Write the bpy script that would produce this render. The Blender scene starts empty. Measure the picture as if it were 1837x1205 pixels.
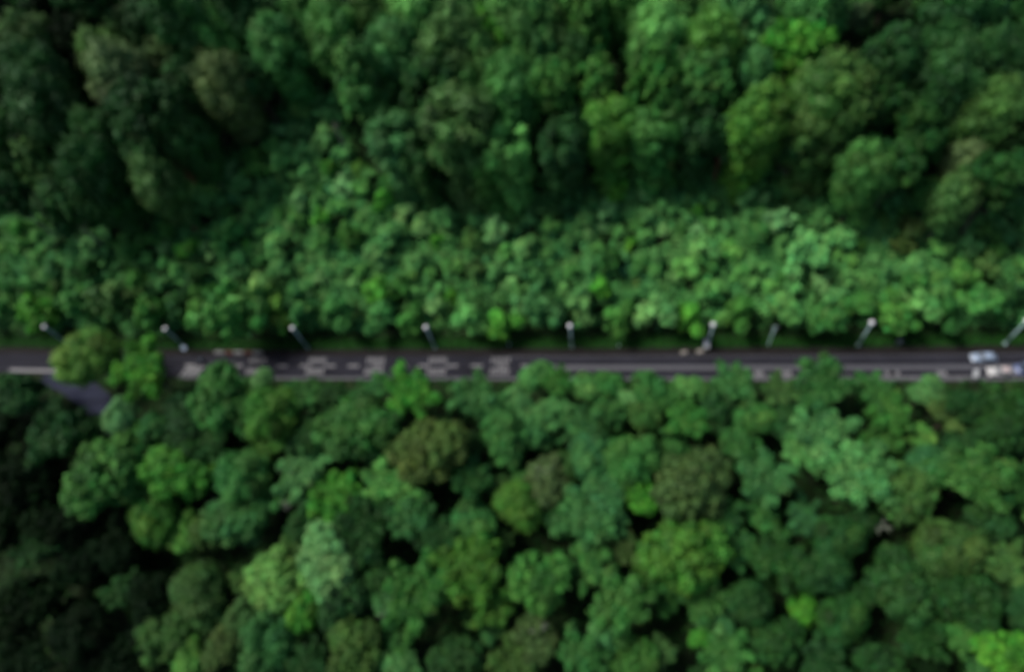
import bpy, bmesh, math, random
import numpy as np
from mathutils import Vector, Matrix

random.seed(7)
rng = np.random.default_rng(7)
sc = bpy.context.scene
COL = sc.collection

# ------------------------------------------------------------------ camera, sky, sun, exposure
PW, PH = 1837.0, 1205.0            # size of the photograph, pixels
FPX = 1225.0                       # focal length in those pixels (24 mm on 36 mm)
CAM_H = 125.0
NADIR = (1105.0, 1335.0)           # where the lamp posts converge
ROADY = 66.8                       # distance from the point under the drone to the road


def camera_rotation():
    n = np.array([(NADIR[0] - PW / 2) / FPX, -(NADIR[1] - PH / 2) / FPX, -1.0])
    up = -n / np.linalg.norm(n)
    x = np.array([1.0, 0, 0]); x -= x.dot(up) * up; x /= np.linalg.norm(x)
    R = np.array([x, np.cross(up, x), up])
    a = math.radians(3.9518)
    Rz = np.array([[math.cos(a), -math.sin(a), 0], [math.sin(a), math.cos(a), 0], [0, 0, 1]])
    return Rz @ R


RCAM = camera_rotation()
CAM_P = np.array([0.0, 0.0, CAM_H])
cam_d = bpy.data.cameras.new('camera')
cam_d.sensor_width = 36.0
cam_d.lens = 36.0 * FPX / PW
cam_d.clip_start = 0.5
cam_d.clip_end = 3000.0
cam_d.dof.use_dof = True           # the photograph is soft all over: a lens focused too near
cam_d.dof.focus_distance = 15.0
cam_d.dof.aperture_fstop = 0.122
cam = bpy.data.objects.new('camera', cam_d)
M4 = Matrix([list(RCAM[0]) + [CAM_P[0]], list(RCAM[1]) + [CAM_P[1]], list(RCAM[2]) + [CAM_P[2]], [0, 0, 0, 1]])
cam.matrix_world = M4
COL.objects.link(cam)
sc.camera = cam

SUN_EL, SUN_AZ = 56.0, -80.0       # a veiled sun, along the road from the junction side
world = bpy.data.worlds.new('World')
sc.world = world
world.use_nodes = True
wn = world.node_tree.nodes
wl = world.node_tree.links
sky = wn.new('ShaderNodeTexSky')
sky.sky_type = 'NISHITA'
sky.sun_disc = False
sky.sun_elevation = math.radians(SUN_EL)
sky.sun_rotation = math.radians(SUN_AZ)
sky.dust_density = 3.0
sky.air_density = 1.0
wl.new(sky.outputs[0], wn['Background'].inputs[0])
wn['Background'].inputs[1].default_value = 0.05
sun_d = bpy.data.lights.new('sun', 'SUN')
sun_d.energy = 1.5
sun_d.angle = math.radians(18)
sun_d.color = (1.0, 0.97, 0.92)
sun = bpy.data.objects.new('sun', sun_d)
az = math.radians(SUN_AZ)
el = math.radians(SUN_EL)
sdir = Vector((math.sin(az) * math.cos(el), math.cos(az) * math.cos(el), math.sin(el)))
sun.rotation_euler = (-sdir).to_track_quat('-Z', 'Y').to_euler()
COL.objects.link(sun)
sc.view_settings.view_transform = 'Standard'
sc.view_settings.look = 'None'
sc.view_settings.exposure = 1.82
sc.view_settings.gamma = 1.0
sc.view_settings.use_curve_mapping = False
sc.render.engine = 'CYCLES'
sc.cycles.use_denoising = True
sc.cycles.max_bounces = 5
sc.cycles.diffuse_bounces = 3
sc.cycles.caustics_reflective = False
sc.cycles.caustics_refractive = False


# ------------------------------------------------------------------ pixels to places
def smooth(a, b, x):
    t = min(1.0, max(0.0, (x - a) / (b - a)))
    return t * t * (3 - 2 * t)


def road_y(x):
    return ROADY + (0.00015 * (x + 60) ** 2 if x < -60 else 0.0) + (0.0002 * (x - 45) ** 2 if x > 45 else 0.0)


def terrain(x, y):
    d = y - road_y(x)
    z = 0.0
    if d > 6.5:
        z = 0.34 * smooth(6.5, 16, d) * (d - 6.5)
        z += 1.1 * math.sin(x * 0.05 + 1.3) * math.sin(d * 0.06) * smooth(12, 30, d)
    elif d < -5:
        z = -0.14 * smooth(5, 18, -d) * (-d - 5)
        z += 0.9 * math.sin(x * 0.06) * math.cos(d * 0.07) * smooth(10, 25, -d)
        z -= 9.0 * smooth(-45, -85, x) * smooth(14, 40, -d)      # gully added to deepen the shade in the lower left corner
    return z


def ray(u, v):
    return RCAM @ np.array([(u - PW / 2) / FPX, -(v - PH / 2) / FPX, -1.0])


def at(u, v, h=0.0):
    """the point h metres above the terrain that the photograph shows at pixel u, v, and metres per pixel there"""
    d = ray(u, v)
    lo, hi = 20.0, 900.0
    for _ in range(46):
        t = 0.5 * (lo + hi)
        p = CAM_P + d * t
        if p[2] > terrain(p[0], p[1]) + h:
            lo = t
        else:
            hi = t
    p = CAM_P + d * lo
    return p, lo / FPX


def project(p):
    c = RCAM.T @ (np.array(p, float) - CAM_P)
    return PW / 2 + FPX * c[0] / -c[2], PH / 2 - FPX * c[1] / -c[2]


# ------------------------------------------------------------------ materials
def nodes_of(name):
    m = bpy.data.materials.new(name)
    m.use_nodes = True
    nt = m.node_tree
    return m, nt.nodes, nt.links, nt.nodes['Principled BSDF']


def simple(name, col, rough=0.6, metal=0.0, spread=0.12, scale=6.0, spec=0.4):
    """a plain colour broken by noise"""
    m, n, l, b = nodes_of(name)
    tc = n.new('ShaderNodeTexCoord')
    ns = n.new('ShaderNodeTexNoise'); ns.inputs['Scale'].default_value = scale; ns.inputs['Detail'].default_value = 5
    l.new(tc.outputs['Object'], ns.inputs['Vector'])
    r = n.new('ShaderNodeValToRGB')
    r.color_ramp.elements[0].position = 0.3
    r.color_ramp.elements[1].position = 0.7
    r.color_ramp.elements[0].color = [c * (1 - spread) for c in col] + [1]
    r.color_ramp.elements[1].color = [min(1, c * (1 + spread)) for c in col] + [1]
    l.new(ns.outputs['Fac'], r.inputs['Fac'])
    l.new(r.outputs['Color'], b.inputs['Base Color'])
    b.inputs['Roughness'].default_value = rough
    b.inputs['Metallic'].default_value = metal
    b.inputs['Specular IOR Level'].default_value = spec
    return m


def foliage_material():
    m, n, l, b = nodes_of('foliage')
    oi = n.new('ShaderNodeObjectInfo')
    at_ = n.new('ShaderNodeAttribute'); at_.attribute_name = 'tint'
    hs = n.new('ShaderNodeHueSaturation')
    ah = n.new('ShaderNodeAttribute'); ah.attribute_name = 'hue'
    l.new(oi.outputs['Color'], hs.inputs['Color'])
    l.new(at_.outputs['Fac'], hs.inputs['Value'])
    l.new(ah.outputs['Fac'], hs.inputs['Hue'])
    l.new(hs.outputs['Color'], b.inputs['Base Color'])
    b.inputs['Roughness'].default_value = 0.6
    l.new(oi.outputs['Alpha'], b.inputs['Specular IOR Level'])     # leaf gloss per object, less on the darkened trees
    tr = n.new('ShaderNodeBsdfTranslucent')
    l.new(hs.outputs['Color'], tr.inputs['Color'])
    mx = n.new('ShaderNodeMixShader'); mx.inputs[0].default_value = 0.1
    l.new(b.outputs[0], mx.inputs[1]); l.new(tr.outputs[0], mx.inputs[2])
    l.new(mx.outputs[0], n['Material Output'].inputs['Surface'])
    return m


def ground_material(name, c1, c2, scale):
    m, n, l, b = nodes_of(name)
    tc = n.new('ShaderNodeTexCoord')
    a = n.new('ShaderNodeTexNoise'); a.inputs['Scale'].default_value = scale; a.inputs['Detail'].default_value = 8
    l.new(tc.outputs['Object'], a.inputs['Vector'])
    r = n.new('ShaderNodeValToRGB')
    r.color_ramp.elements[0].position = 0.35; r.color_ramp.elements[1].position = 0.68
    r.color_ramp.elements[0].color = c1 + (1,); r.color_ramp.elements[1].color = c2 + (1,)
    l.new(a.outputs['Fac'], r.inputs['Fac']); l.new(r.outputs['Color'], b.inputs['Base Color'])
    bp = n.new('ShaderNodeBump'); bp.inputs['Strength'].default_value = 0.5; bp.inputs['Distance'].default_value = 0.1
    l.new(a.outputs['Fac'], bp.inputs['Height']); l.new(bp.outputs[0], b.inputs['Normal'])
    b.inputs['Roughness'].default_value = 0.95
    b.inputs['Specular IOR Level'].default_value = 0.1
    return m


def asphalt_material(name, base):
    m, n, l, b = nodes_of(name)
    tc = n.new('ShaderNodeTexCoord')
    mp = n.new('ShaderNodeMapping'); mp.inputs['Scale'].default_value = (0.12, 0.9, 1)
    l.new(tc.outputs['Object'], mp.inputs['Vector'])
    a = n.new('ShaderNodeTexNoise'); a.inputs['Scale'].default_value = 1.0; a.inputs['Detail'].default_value = 6
    l.new(mp.outputs[0], a.inputs['Vector'])
    g = n.new('ShaderNodeTexNoise'); g.inputs['Scale'].default_value = 30; g.inputs['Detail'].default_value = 3
    l.new(tc.outputs['Object'], g.inputs['Vector'])
    mxx = n.new('ShaderNodeMath'); mxx.operation = 'MULTIPLY_ADD'; mxx.inputs[1].default_value = 0.35
    l.new(g.outputs['Fac'], mxx.inputs[0]); l.new(a.outputs['Fac'], mxx.inputs[2])
    r = n.new('ShaderNodeValToRGB')
    r.color_ramp.elements[0].position = 0.45; r.color_ramp.elements[1].position = 0.85
    r.color_ramp.elements[0].color = [c * 0.6 for c in base] + [1]
    r.color_ramp.elements[1].color = [c * 1.5 for c in base] + [1]
    l.new(mxx.outputs[0], r.inputs['Fac']); l.new(r.outputs['Color'], b.inputs['Base Color'])
    b.inputs['Roughness'].default_value = 0.9
    b.inputs['Specular IOR Level'].default_value = 0.08
    return m


def paint_material(name, col, worn, amount):
    m, n, l, b = nodes_of(name)
    tc = n.new('ShaderNodeTexCoord')
    a = n.new('ShaderNodeTexNoise'); a.inputs['Scale'].default_value = 3.5; a.inputs['Detail'].default_value = 8
    l.new(tc.outputs['Object'], a.inputs['Vector'])
    r = n.new('ShaderNodeValToRGB')
    r.color_ramp.elements[0].position = amount - 0.1; r.color_ramp.elements[1].position = amount + 0.1
    r.color_ramp.elements[0].color = worn + (1,); r.color_ramp.elements[1].color = col + (1,)
    l.new(a.outputs['Fac'], r.inputs['Fac']); l.new(r.outputs['Color'], b.inputs['Base Color'])
    b.inputs['Roughness'].default_value = 0.7
    return m


FOL = foliage_material()
MAT = {
    'soil': ground_material('forest_soil', (0.006, 0.011, 0.004), (0.012, 0.022, 0.007), 0.6),
    'verge': ground_material('verge_grass', (0.004, 0.02, 0.003), (0.009, 0.038, 0.005), 0.9),
    'gravel': ground_material('shoulder_gravel', (0.006, 0.0055, 0.005), (0.014, 0.0125, 0.0115), 2.2),
    'asphalt': asphalt_material('asphalt', (0.0115, 0.0115, 0.0155)),
    'asphalt_side': asphalt_material('asphalt_side', (0.014, 0.016, 0.028)),
    'white_paint': paint_material('worn_white_paint', (0.115, 0.112, 0.115), (0.035, 0.035, 0.04), 0.48),
    'grey_paint': paint_material('old_grey_paint', (0.048, 0.048, 0.055), (0.026, 0.026, 0.032), 0.5),
    'concrete': simple('kerb_concrete', (0.055, 0.055, 0.06), 0.9, spread=0.25, scale=2.0),
    'bark': simple('bark_grey_brown', (0.06, 0.048, 0.038), 0.95, spread=0.4, scale=4.0, spec=0.1),
    'bark_pale': simple('bark_pale', (0.1, 0.115, 0.085), 0.9, spread=0.3, scale=3.0, spec=0.1),
    'bark_red': simple('bark_reddish', (0.15, 0.06, 0.04), 0.9, spread=0.3, scale=3.0, spec=0.1),
    'pole': simple('green_grey_painted_steel', (0.27, 0.39, 0.38), 0.6, spread=0.15, scale=3),
    'lamp_white': simple('lamp_opal', (0.5, 0.5, 0.5), 0.35, spread=0.03, scale=2),
    'white_plastic': simple('white_plastic', (0.2, 0.195, 0.19), 0.5, spread=0.15, scale=2),
    'red_plastic': simple('red_plastic', (0.12, 0.03, 0.015), 0.5, spread=0.15, scale=2),
    'stone': simple('pale_stone', (0.16, 0.145, 0.125), 0.9, spread=0.2, scale=4),
    'sign_white': simple('sign_white', (0.4, 0.41, 0.41), 0.45, spread=0.05, scale=3),
    'sign_blue': simple('sign_pale_blue', (0.3, 0.36, 0.46), 0.4, spread=0.05, scale=3),
    'grey_metal': simple('grey_metal', (0.09, 0.105, 0.11), 0.6, 0.0, 0.1, 3),
    'glass': simple('car_glass', (0.025, 0.032, 0.04), 0.06, 0, 0.05, 2, 0.6),
    'rubber': simple('tyre_rubber', (0.02, 0.02, 0.02), 0.85, 0, 0.1, 8),
    'rim': simple('alloy_rim', (0.4, 0.4, 0.42), 0.35, 0.8, 0.05, 4),
    'black_plastic': simple('black_plastic', (0.025, 0.025, 0.028), 0.5, 0, 0.1, 4),
    'head_lamp': simple('head_lamp_lens', (0.75, 0.76, 0.78), 0.1, 0, 0.03, 4),
    'tail_lamp': simple('tail_lamp_lens', (0.4, 0.02, 0.02), 0.15, 0, 0.03, 4),
    'plate': simple('number_plate', (0.7, 0.7, 0.68), 0.5, 0, 0.03, 4),
    'paint_blue_pale': simple('car_paint_pale_blue', (0.17, 0.215, 0.28), 0.3, 0.0, 0.04, 2, 0.6),
    'paint_white': simple('car_paint_white', (0.3, 0.297, 0.29), 0.3, 0, 0.04, 2, 0.6),
    'paint_blue': simple('van_paint_blue', (0.07, 0.09, 0.17), 0.35, 0, 0.06, 2, 0.6),
    'roof_pale': simple('van_roof_pale_blue', (0.2, 0.26, 0.29), 0.4, 0, 0.06, 2),
    'roof_pink': simple('car_roof_beige', (0.27, 0.22, 0.21), 0.35, 0, 0.05, 2, 0.5),
    'shirt': simple('shirt_pale_blue', (0.1, 0.15, 0.19), 0.9, 0, 0.1, 9),
    'trousers': simple('trousers_dark', (0.03, 0.032, 0.045), 0.9, 0, 0.1, 9),
    'helmet': simple('helmet_dark', (0.04, 0.045, 0.055), 0.25, 0, 0.05, 4, 0.6),
    'scooter_paint': simple('scooter_paint_dark', (0.03, 0.035, 0.05), 0.35, 0, 0.06, 3, 0.6),
}


# ------------------------------------------------------------------ small mesh kit
def link(name, me, mat, parent=None, loc=None):
    o = bpy.data.objects.new(name, me)
    if mat is not None and not me.materials:
        me.materials.append(mat)
    COL.objects.link(o)
    if parent is not None:
        o.parent = parent
    if loc is not None:
        o.location = loc
    return o


def mesh_from(name, verts, faces, smooth_it=False):
    me = bpy.data.meshes.new(name)
    me.from_pydata([tuple(v) for v in verts], [], faces)
    if smooth_it:
        me.polygons.foreach_set('use_smooth', [True] * len(me.polygons))
    me.update()
    return me


def from_bm(name, bm, smooth_it=False):
    bmesh.ops.recalc_face_normals(bm, faces=bm.faces)
    me = bpy.data.meshes.new(name)
    bm.to_mesh(me); bm.free()
    if smooth_it:
        me.polygons.foreach_set('use_smooth', [True] * len(me.polygons))
    return me


def bm_box(bm, c, s, bevel=0.0, rot=None):
    r = bmesh.ops.create_cube(bm, size=1.0)
    M = Matrix.Translation(c) @ (rot if rot is not None else Matrix()) @ Matrix.Diagonal((s[0], s[1], s[2], 1))
    bmesh.ops.transform(bm, matrix=M, verts=r['verts'])
    if bevel:
        es = list({e for v in r['verts'] for e in v.link_edges})
        bmesh.ops.bevel(bm, geom=es, offset=bevel, segments=2, affect='EDGES', profile=0.6)


def box_mesh(name, s, bevel=0.0, c=(0, 0, 0)):
    bm = bmesh.new(); bm_box(bm, c, s, bevel)
    return from_bm(name, bm)


def bm_tube(bm, pts, radii, seg=8, cap=True):
    pts = [Vector(p) for p in pts]
    rings = []
    for i, p in enumerate(pts):
        d = (pts[min(i + 1, len(pts) - 1)] - pts[max(i - 1, 0)]).normalized()
        a = d.orthogonal().normalized() if abs(d.z) < 0.95 else Vector((1, 0, 0)).cross(d).normalized()
        b = d.cross(a).normalized()
        rings.append([bm.verts.new(p + (a * math.cos(t) + b * math.sin(t)) * radii[i])
                      for t in [2 * math.pi * k / seg for k in range(seg)]])
    for r0, r1 in zip(rings, rings[1:]):
        for k in range(seg):
            bm.faces.new((r0[k], r0[(k + 1) % seg], r1[(k + 1) % seg], r1[k]))
    if cap:
        bm.faces.new(rings[0][::-1]); bm.faces.new(rings[-1])


def bm_lathe(bm, prof, seg=20, c=(0, 0, 0)):
    rings = [[bm.verts.new((c[0] + r * math.cos(2 * math.pi * k / seg), c[1] + r * math.sin(2 * math.pi * k / seg), c[2] + z))
              for k in range(seg)] for r, z in prof]
    for r0, r1 in zip(rings, rings[1:]):
        for k in range(seg):
            bm.faces.new((r0[k], r0[(k + 1) % seg], r1[(k + 1) % seg], r1[k]))
    bm.faces.new(rings[0][::-1]); bm.faces.new(rings[-1])


def thing(name, label, cat, loc=(0, 0, 0), rz=0.0, group=None):
    o = bpy.data.objects.new(name, None)
    o.empty_display_size = 0.5
    COL.objects.link(o)
    o.location = loc
    o.rotation_euler = (0, 0, rz)
    return tag(o, label, cat, group)


def tag(o, label, cat, group=None):
    o['label'] = label
    o['category'] = cat
    if group:
        o['group'] = group
    return o


def copy_tree(o, parent=None):
    c = o.copy(); COL.objects.link(c)
    c.parent = parent
    for ch in o.children:
        copy_tree(ch, c)
    return c


# ------------------------------------------------------------------ ground, road, verge
def build_ground():
    xs = np.concatenate([np.linspace(-900, -260, 9), np.arange(-250, 190, 3.0), np.linspace(200, 900, 9)])
    ys = np.concatenate([np.linspace(-600, -60, 9), np.arange(-50, 260, 3.0), np.linspace(270, 900, 9)])
    nx, ny = len(xs), len(ys)
    v = []
    for y in ys:
        for x in xs:
            d = y - road_y(max(-250, min(190, x)))
            z = terrain(max(-260, min(200, x)), min(y, 260))
            v.append((x, y, z - (0.06 if -6.5 < d < 5.5 else 0.0)))
    f = [(j * nx + i, j * nx + i + 1, (j + 1) * nx + i + 1, (j + 1) * nx + i) for j in range(ny - 1) for i in range(nx - 1)]
    o = link('ground', mesh_from('ground', v, f, True), MAT['soil'])
    o['kind'] = 'structure'


def strip_mesh(name, x0, x1, d0, d1, z, step=3.0, jag=0.0):
    n = max(2, int((x1 - x0) / step) + 1)
    xs = np.linspace(x0, x1, n)
    v, f = [], []
    for i, x in enumerate(xs):
        yc = road_y(x)
        v += [(x, yc + d0 + random.uniform(-jag, jag), z), (x, yc + d1 + random.uniform(-jag, jag), z)]
        if i:
            f.append((2 * i - 2, 2 * i, 2 * i + 1, 2 * i - 1))
    return mesh_from(name, v, f)


HALF = 2.75
build_ground()
XL, XR = -250.0, 190.0
verge = link('verge', strip_mesh('verge', XL, XR, 2.9, 7.6, 0.012, 1.5, 0.25), MAT['verge'])
verge['kind'] = 'structure'
shoulder = link('shoulder', strip_mesh('shoulder', XL, XR, 2.3, 4.35, 0.03, 0.8, 0.12), MAT['gravel'])
shoulder['kind'] = 'structure'
road = link('road', strip_mesh('road', XL, XR, -HALF, HALF - 0.25, 0.05), MAT['asphalt'])
road['kind'] = 'structure'

# side road leaving the junction down into the wood
SP = [at(88, 664)[0], at(118, 678)[0], at(150, 702)[0], at(184, 730)[0], at(215, 765)[0], at(235, 810)[0]]


def ribbon(name, pts, half, zoff, mat, sub=6):
    P = []
    for i in range(len(pts) - 1):
        for k in range(sub):
            t = k / sub
            P.append(pts[i] * (1 - t) + pts[i + 1] * t)
    P.append(pts[-1])
    for _ in range(4):
        Q = [P[0]] + [(P[i - 1] + P[i] * 2 + P[i + 1]) / 4 for i in range(1, len(P) - 1)] + [P[-1]]
        P = Q
    v, f = [], []
    for i, p in enumerate(P):
        d = P[min(i + 1, len(P) - 1)] - P[max(0, i - 1)]
        n = np.array([-d[1], d[0], 0]); n /= np.linalg.norm(n)
        h = half[0] + (half[1] - half[0]) * min(1, i / (sub * 1.2))
        for s in (-1, -0.33, 0.33, 1):
            q = p + n * h * s
            v.append((q[0], q[1], terrain(q[0], q[1]) + zoff))
        if i:
            for k in range(3):
                f.append((4 * i - 4 + k, 4 * i - 3 + k, 4 * i + 1 + k, 4 * i + k))
    return link(name, mesh_from(name, v, f, True), mat), P


side, SIDE_P = ribbon('side_road', SP, (4.2, 2.9), 0.042, MAT['asphalt_side'])
side['kind'] = 'structure'

# painted marks, each a part of the road
PZ = 0.056


def mark(name, x0, x1, d0, d1, mat, skew=0.0):
    xm = 0.5 * (x0 + x1)
    if x1 - x0 > 14:
        me = strip_mesh(name, x0, x1, d0, d1, PZ)
        return link(name, me, mat, road)
    y = road_y(xm)
    v = [(x0, y + d0, PZ), (x1, y + d0, PZ), (x1 + skew, y + d1, PZ), (x0 + skew, y + d1, PZ)]
    return link(name, mesh_from(name, v, [(0, 1, 2, 3)]), mat, road)


def px_x(u, v=657):
    return at(u, v)[0][0]


for u in (341, 384, 426, 506, 548, 592, 634, 678, 721, 760, 811, 855, 900, 945):
    x = px_x(u)
    mark('centre_dash', x - 1.25, x + 1.25, -0.28, 0.28, MAT['white_paint'])
for u in (460, 567, 672, 784, 897):       # groups of cross strips in both lanes
    for dv, n_, w in ((1.35, 5, 0.46), (-1.35, 5, 0.56)):
        x = px_x(u)
        for k in range(n_):
            xc = x + (k - (n_ - 1) / 2) * 0.84
            mark('cross_strip', xc - w / 2, xc + w / 2, dv - 0.72, dv + 0.72, MAT['white_paint'])
mark('centre_band', px_x(985), XR, -0.98, 0.1, MAT['grey_paint'])
x = px_x(345)
for k in range(4):                        # hatched patch at the junction mouth
    mark('hatch_bar', x - 2.2 + k * 1.12, x - 1.4 + k * 1.12, -2.55, -0.2, MAT['white_paint'], 1.1)
mark('edge_line', px_x(20), px_x(140), -2.35, -1.55, MAT['white_paint'])
mark('edge_line', XL, px_x(-20), -2.3, -1.9, MAT['white_paint'])
mark('edge_line', px_x(1330), XR, -2.65, -2.35, MAT['white_paint'])
mark('edge_line', px_x(910), XR, 2.05, 2.22, MAT['grey_paint'])
for u in (1362, 1412, 1598, 1606, 1690):  # faded patches by the near kerb
    x = px_x(u, 675)
    mark('paint_patch', x - 0.9, x + 0.9, -2.2, -1.2, MAT['white_paint'])


# kerb along the lower side, stone by stone is too fine to see: lengths of about 3 m
def build_kerb():
    xs = np.arange(px_x(322, 676), 110, 3.05)
    L = 3.0
    me = box_mesh('kerb_stone', (L, 0.62, 0.3), 0.03)
    me.materials.append(MAT['concrete'])
    k = bpy.data.objects.new('kerb', None); COL.objects.link(k)
    k['kind'] = 'structure'
    for x in xs:
        xm = x + L / 2
        o = link('kerb_stone', me, None, k, (xm, road_y(xm) - HALF - 0.33, 0.03 + random.uniform(-0.012, 0.012)))
        o.rotation_euler.z = math.atan((road_y(xm + 1) - road_y(xm - 1)) / 2) + random.uniform(-0.004, 0.004)


build_kerb()

# ------------------------------------------------------------------ foliage meshes
LEAFSHAPE = np.array([[-0.5, -0.12], [0.05, -0.5], [0.55, 0.1], [-0.08, 0.5]])


def ico_core(sub=2):
    bm = bmesh.new(); bmesh.ops.create_icosphere(bm, subdivisions=sub, radius=1.0)
    v = np.array([x.co[:] for x in bm.verts]); f = np.array([[q.index for q in p.verts] for p in bm.faces])
    bm.free()
    return v, f


CORE_V, CORE_F = ico_core(2)


def leaves_to_mesh(name, P, N, size, tint, hue, lobes=None, core=0.72, g=rng, core_tint=None):
    n = len(P)
    ref = g.normal(size=(n, 3))
    A = np.cross(N, ref); A /= np.linalg.norm(A, axis=1)[:, None] + 1e-9
    B = np.cross(N, A)
    S = size * g.uniform(0.65, 1.35, n)
    asp = g.uniform(0.75, 1.3, n)
    V = (P[:, None, :] + A[:, None, :] * (LEAFSHAPE[None, :, 0:1] * (S * asp)[:, None, None])
         + B[:, None, :] * (LEAFSHAPE[None, :, 1:2] * (S / asp)[:, None, None]))
    # a slight fold
    V[:, 1] += N * (S * 0.12)[:, None]
    V[:, 3] += N * (S * 0.12)[:, None]
    V = V.reshape(-1, 3)
    F = np.arange(4 * n).reshape(-1, 4)
    T = np.repeat(tint, 4); Hh = np.repeat(hue, 4)
    faces = [tuple(q) for q in F.tolist()]
    if lobes is not None and core > 0:
        base = len(V)
        cv, ct, chue = [], [], []
        for i, L in enumerate(lobes):
            w = CORE_V * (L[3] * core) * (1 + 0.12 * g.normal(size=(len(CORE_V), 1))) + L[:3]
            cv.append(w)
            ct.append(np.full(len(w), core_tint[i] if core_tint is not None else 1.0)); chue.append(np.full(len(w), 0.5))
            faces += [tuple(q) for q in (CORE_F + base).tolist()]
            base += len(w)
        V = np.concatenate([V] + cv); T = np.concatenate([T] + ct); Hh = np.concatenate([Hh] + chue)
    me = bpy.data.meshes.new(name)
    me.from_pydata(V, [], faces)
    a = me.attributes.new('tint', 'FLOAT', 'POINT'); a.data.foreach_set('value', T.astype(np.float32))
    a = me.attributes.new('hue', 'FLOAT', 'POINT'); a.data.foreach_set('value', Hh.astype(np.float32))
    me.materials.append(FOL)
    me.update()
    return me


def unit_dirs(n, g):
    d = g.normal(size=(n, 3))
    return d / np.linalg.norm(d, axis=1)[:, None]


def crown_mesh(name, lobes, nleaf, size, seed, rough=0.55, core=0.74):
    """leaf-sized faces spread over a cloud of lobes"""
    g = np.random.default_rng(seed)
    lobes = np.array(lobes)
    lt = np.clip(g.normal(1.0, 0.2, len(lobes)), 0.55, 1.55)
    lh = g.normal(0.5, 0.009, len(lobes))
    w = lobes[:, 3] ** 2; w /= w.sum()
    idx = g.choice(len(lobes), int(nleaf * 1.5), p=w)
    D = unit_dirs(len(idx), g)
    keep = (D[:, 2] > -0.35) | (g.random(len(idx)) < 0.35)
    idx, D = idx[keep], D[keep]
    R = lobes[idx, 3]
    far = np.where(g.random(len(idx)) < 0.22, g.uniform(1.05, 1.42, len(idx)), g.uniform(0.8, 1.1, len(idx)))
    P = lobes[idx, :3] + D * (R * far)[:, None]
    # drop what lies deep inside another lobe
    dist = np.linalg.norm(P[:, None, :] - lobes[None, :, :3], axis=2) / lobes[None, :, 3]
    dist[np.arange(len(idx)), idx] = 9
    ok = dist.min(axis=1) > 0.72
    P, D, idx = P[ok][:nleaf], D[ok][:nleaf], idx[ok][:nleaf]
    N = D + g.normal(size=D.shape) * rough + np.array([0, 0, 0.25])
    N /= np.linalg.norm(N, axis=1)[:, None]
    tint = lt[idx] * np.clip(g.normal(1.0, 0.16, len(P)), 0.6, 1.6)
    hue = lh[idx] + g.normal(0, 0.008, len(P))
    return leaves_to_mesh(name, P, N, size, tint, hue, lobes, core, g, lt)


def lobes_round(g, n, zs=0.85, r0=0.27, r1=0.42, flat=0.0):
    """lobes over an uneven ellipsoid of radius 1"""
    out = [(0, 0, 0, 0.55)]
    amp = g.uniform(0.6, 1.1, 8)
    tries = 0
    while len(out) < n and tries < 4000:
        tries += 1
        d = unit_dirs(1, g)[0]
        if d[2] < -0.55:
            continue
        a = math.atan2(d[1], d[0])
        k = 0.86 + 0.14 * math.sin(a * 2 + amp[0] * 6) * amp[1] + 0.1 * math.sin(a * 3 + amp[2] * 6)
        r = g.uniform(r0, r1)
        q = d * (1 - r * 0.85) * k
        q[2] *= zs
        if d[2] > 0.5 and flat:
            q[2] *= 1 - flat
        if all(np.linalg.norm(q - np.array(o[:3])) > 0.62 * (r + o[3]) * 0.8 for o in out[1:]):
            out.append((q[0], q[1], q[2], r))
    return out


def lobes_cluster(g, n, k=4, zs=0.85):
    """several sub-crowns of unequal size and height, each set with lobes"""
    subs = []
    a0 = g.uniform(0, 6.28)
    for i in range(k):
        a = a0 + 2 * math.pi * i / k + g.uniform(-0.5, 0.5)
        rr = g.uniform(0.3, 0.6)
        subs.append((rr * math.cos(a), rr * math.sin(a), g.uniform(-0.4, 0.3) * zs, g.uniform(0.34, 0.58)))
    subs.append((g.uniform(-.15, .15), g.uniform(-.15, .15), g.uniform(0.1, 0.35) * zs, g.uniform(0.4, 0.55)))
    out = [(x, y, z - 0.05, r * 0.6) for x, y, z, r in subs]
    m = len(out)
    tries = 0
    while len(out) < n and tries < 6000:
        tries += 1
        s = subs[int(g.integers(len(subs)))]
        d = unit_dirs(1, g)[0]
        if d[2] < -0.5:
            continue
        r = g.uniform(0.09, 0.22)
        q = np.array(s[:3]) + d * (s[3] - r * 0.55) * g.uniform(0.85, 1.22) * np.array([1, 1, zs])
        if any(np.linalg.norm(q - np.array(b[:3])) < b[3] - r * 0.7 for b in subs if b is not s):
            continue
        if all(np.linalg.norm(q - np.array(o[:3])) > 0.56 * (r + o[3]) for o in out[m:]):
            out.append((q[0], q[1], q[2], r))
    return out


def lobes_tall(g, n):
    out = [(0, 0, -0.3, 0.5), (0, 0, 0.3, 0.5)]
    tries = 0
    while len(out) < n and tries < 5000:
        tries += 1
        t = g.uniform(-1, 1)
        prof = math.sqrt(max(0, 1 - max(0, t) ** 2)) * (0.62 + 0.38 * smooth(-1, 0.2, t))
        a = g.uniform(0, 2 * math.pi)
        r = g.uniform(0.24, 0.4)
        rad = max(0, prof - r * 0.8) * g.uniform(0.8, 1.12)
        if t > 0.75:
            rad *= g.uniform(0.2, 1)
        q = np.array([rad * math.cos(a), rad * math.sin(a), t * 1.25 - 0.1])
        if all(np.linalg.norm(q - np.array(o[:3])) > 0.5 * (r + o[3]) for o in out[2:]):
            out.append((q[0], q[1], q[2], r))
    return out


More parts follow.
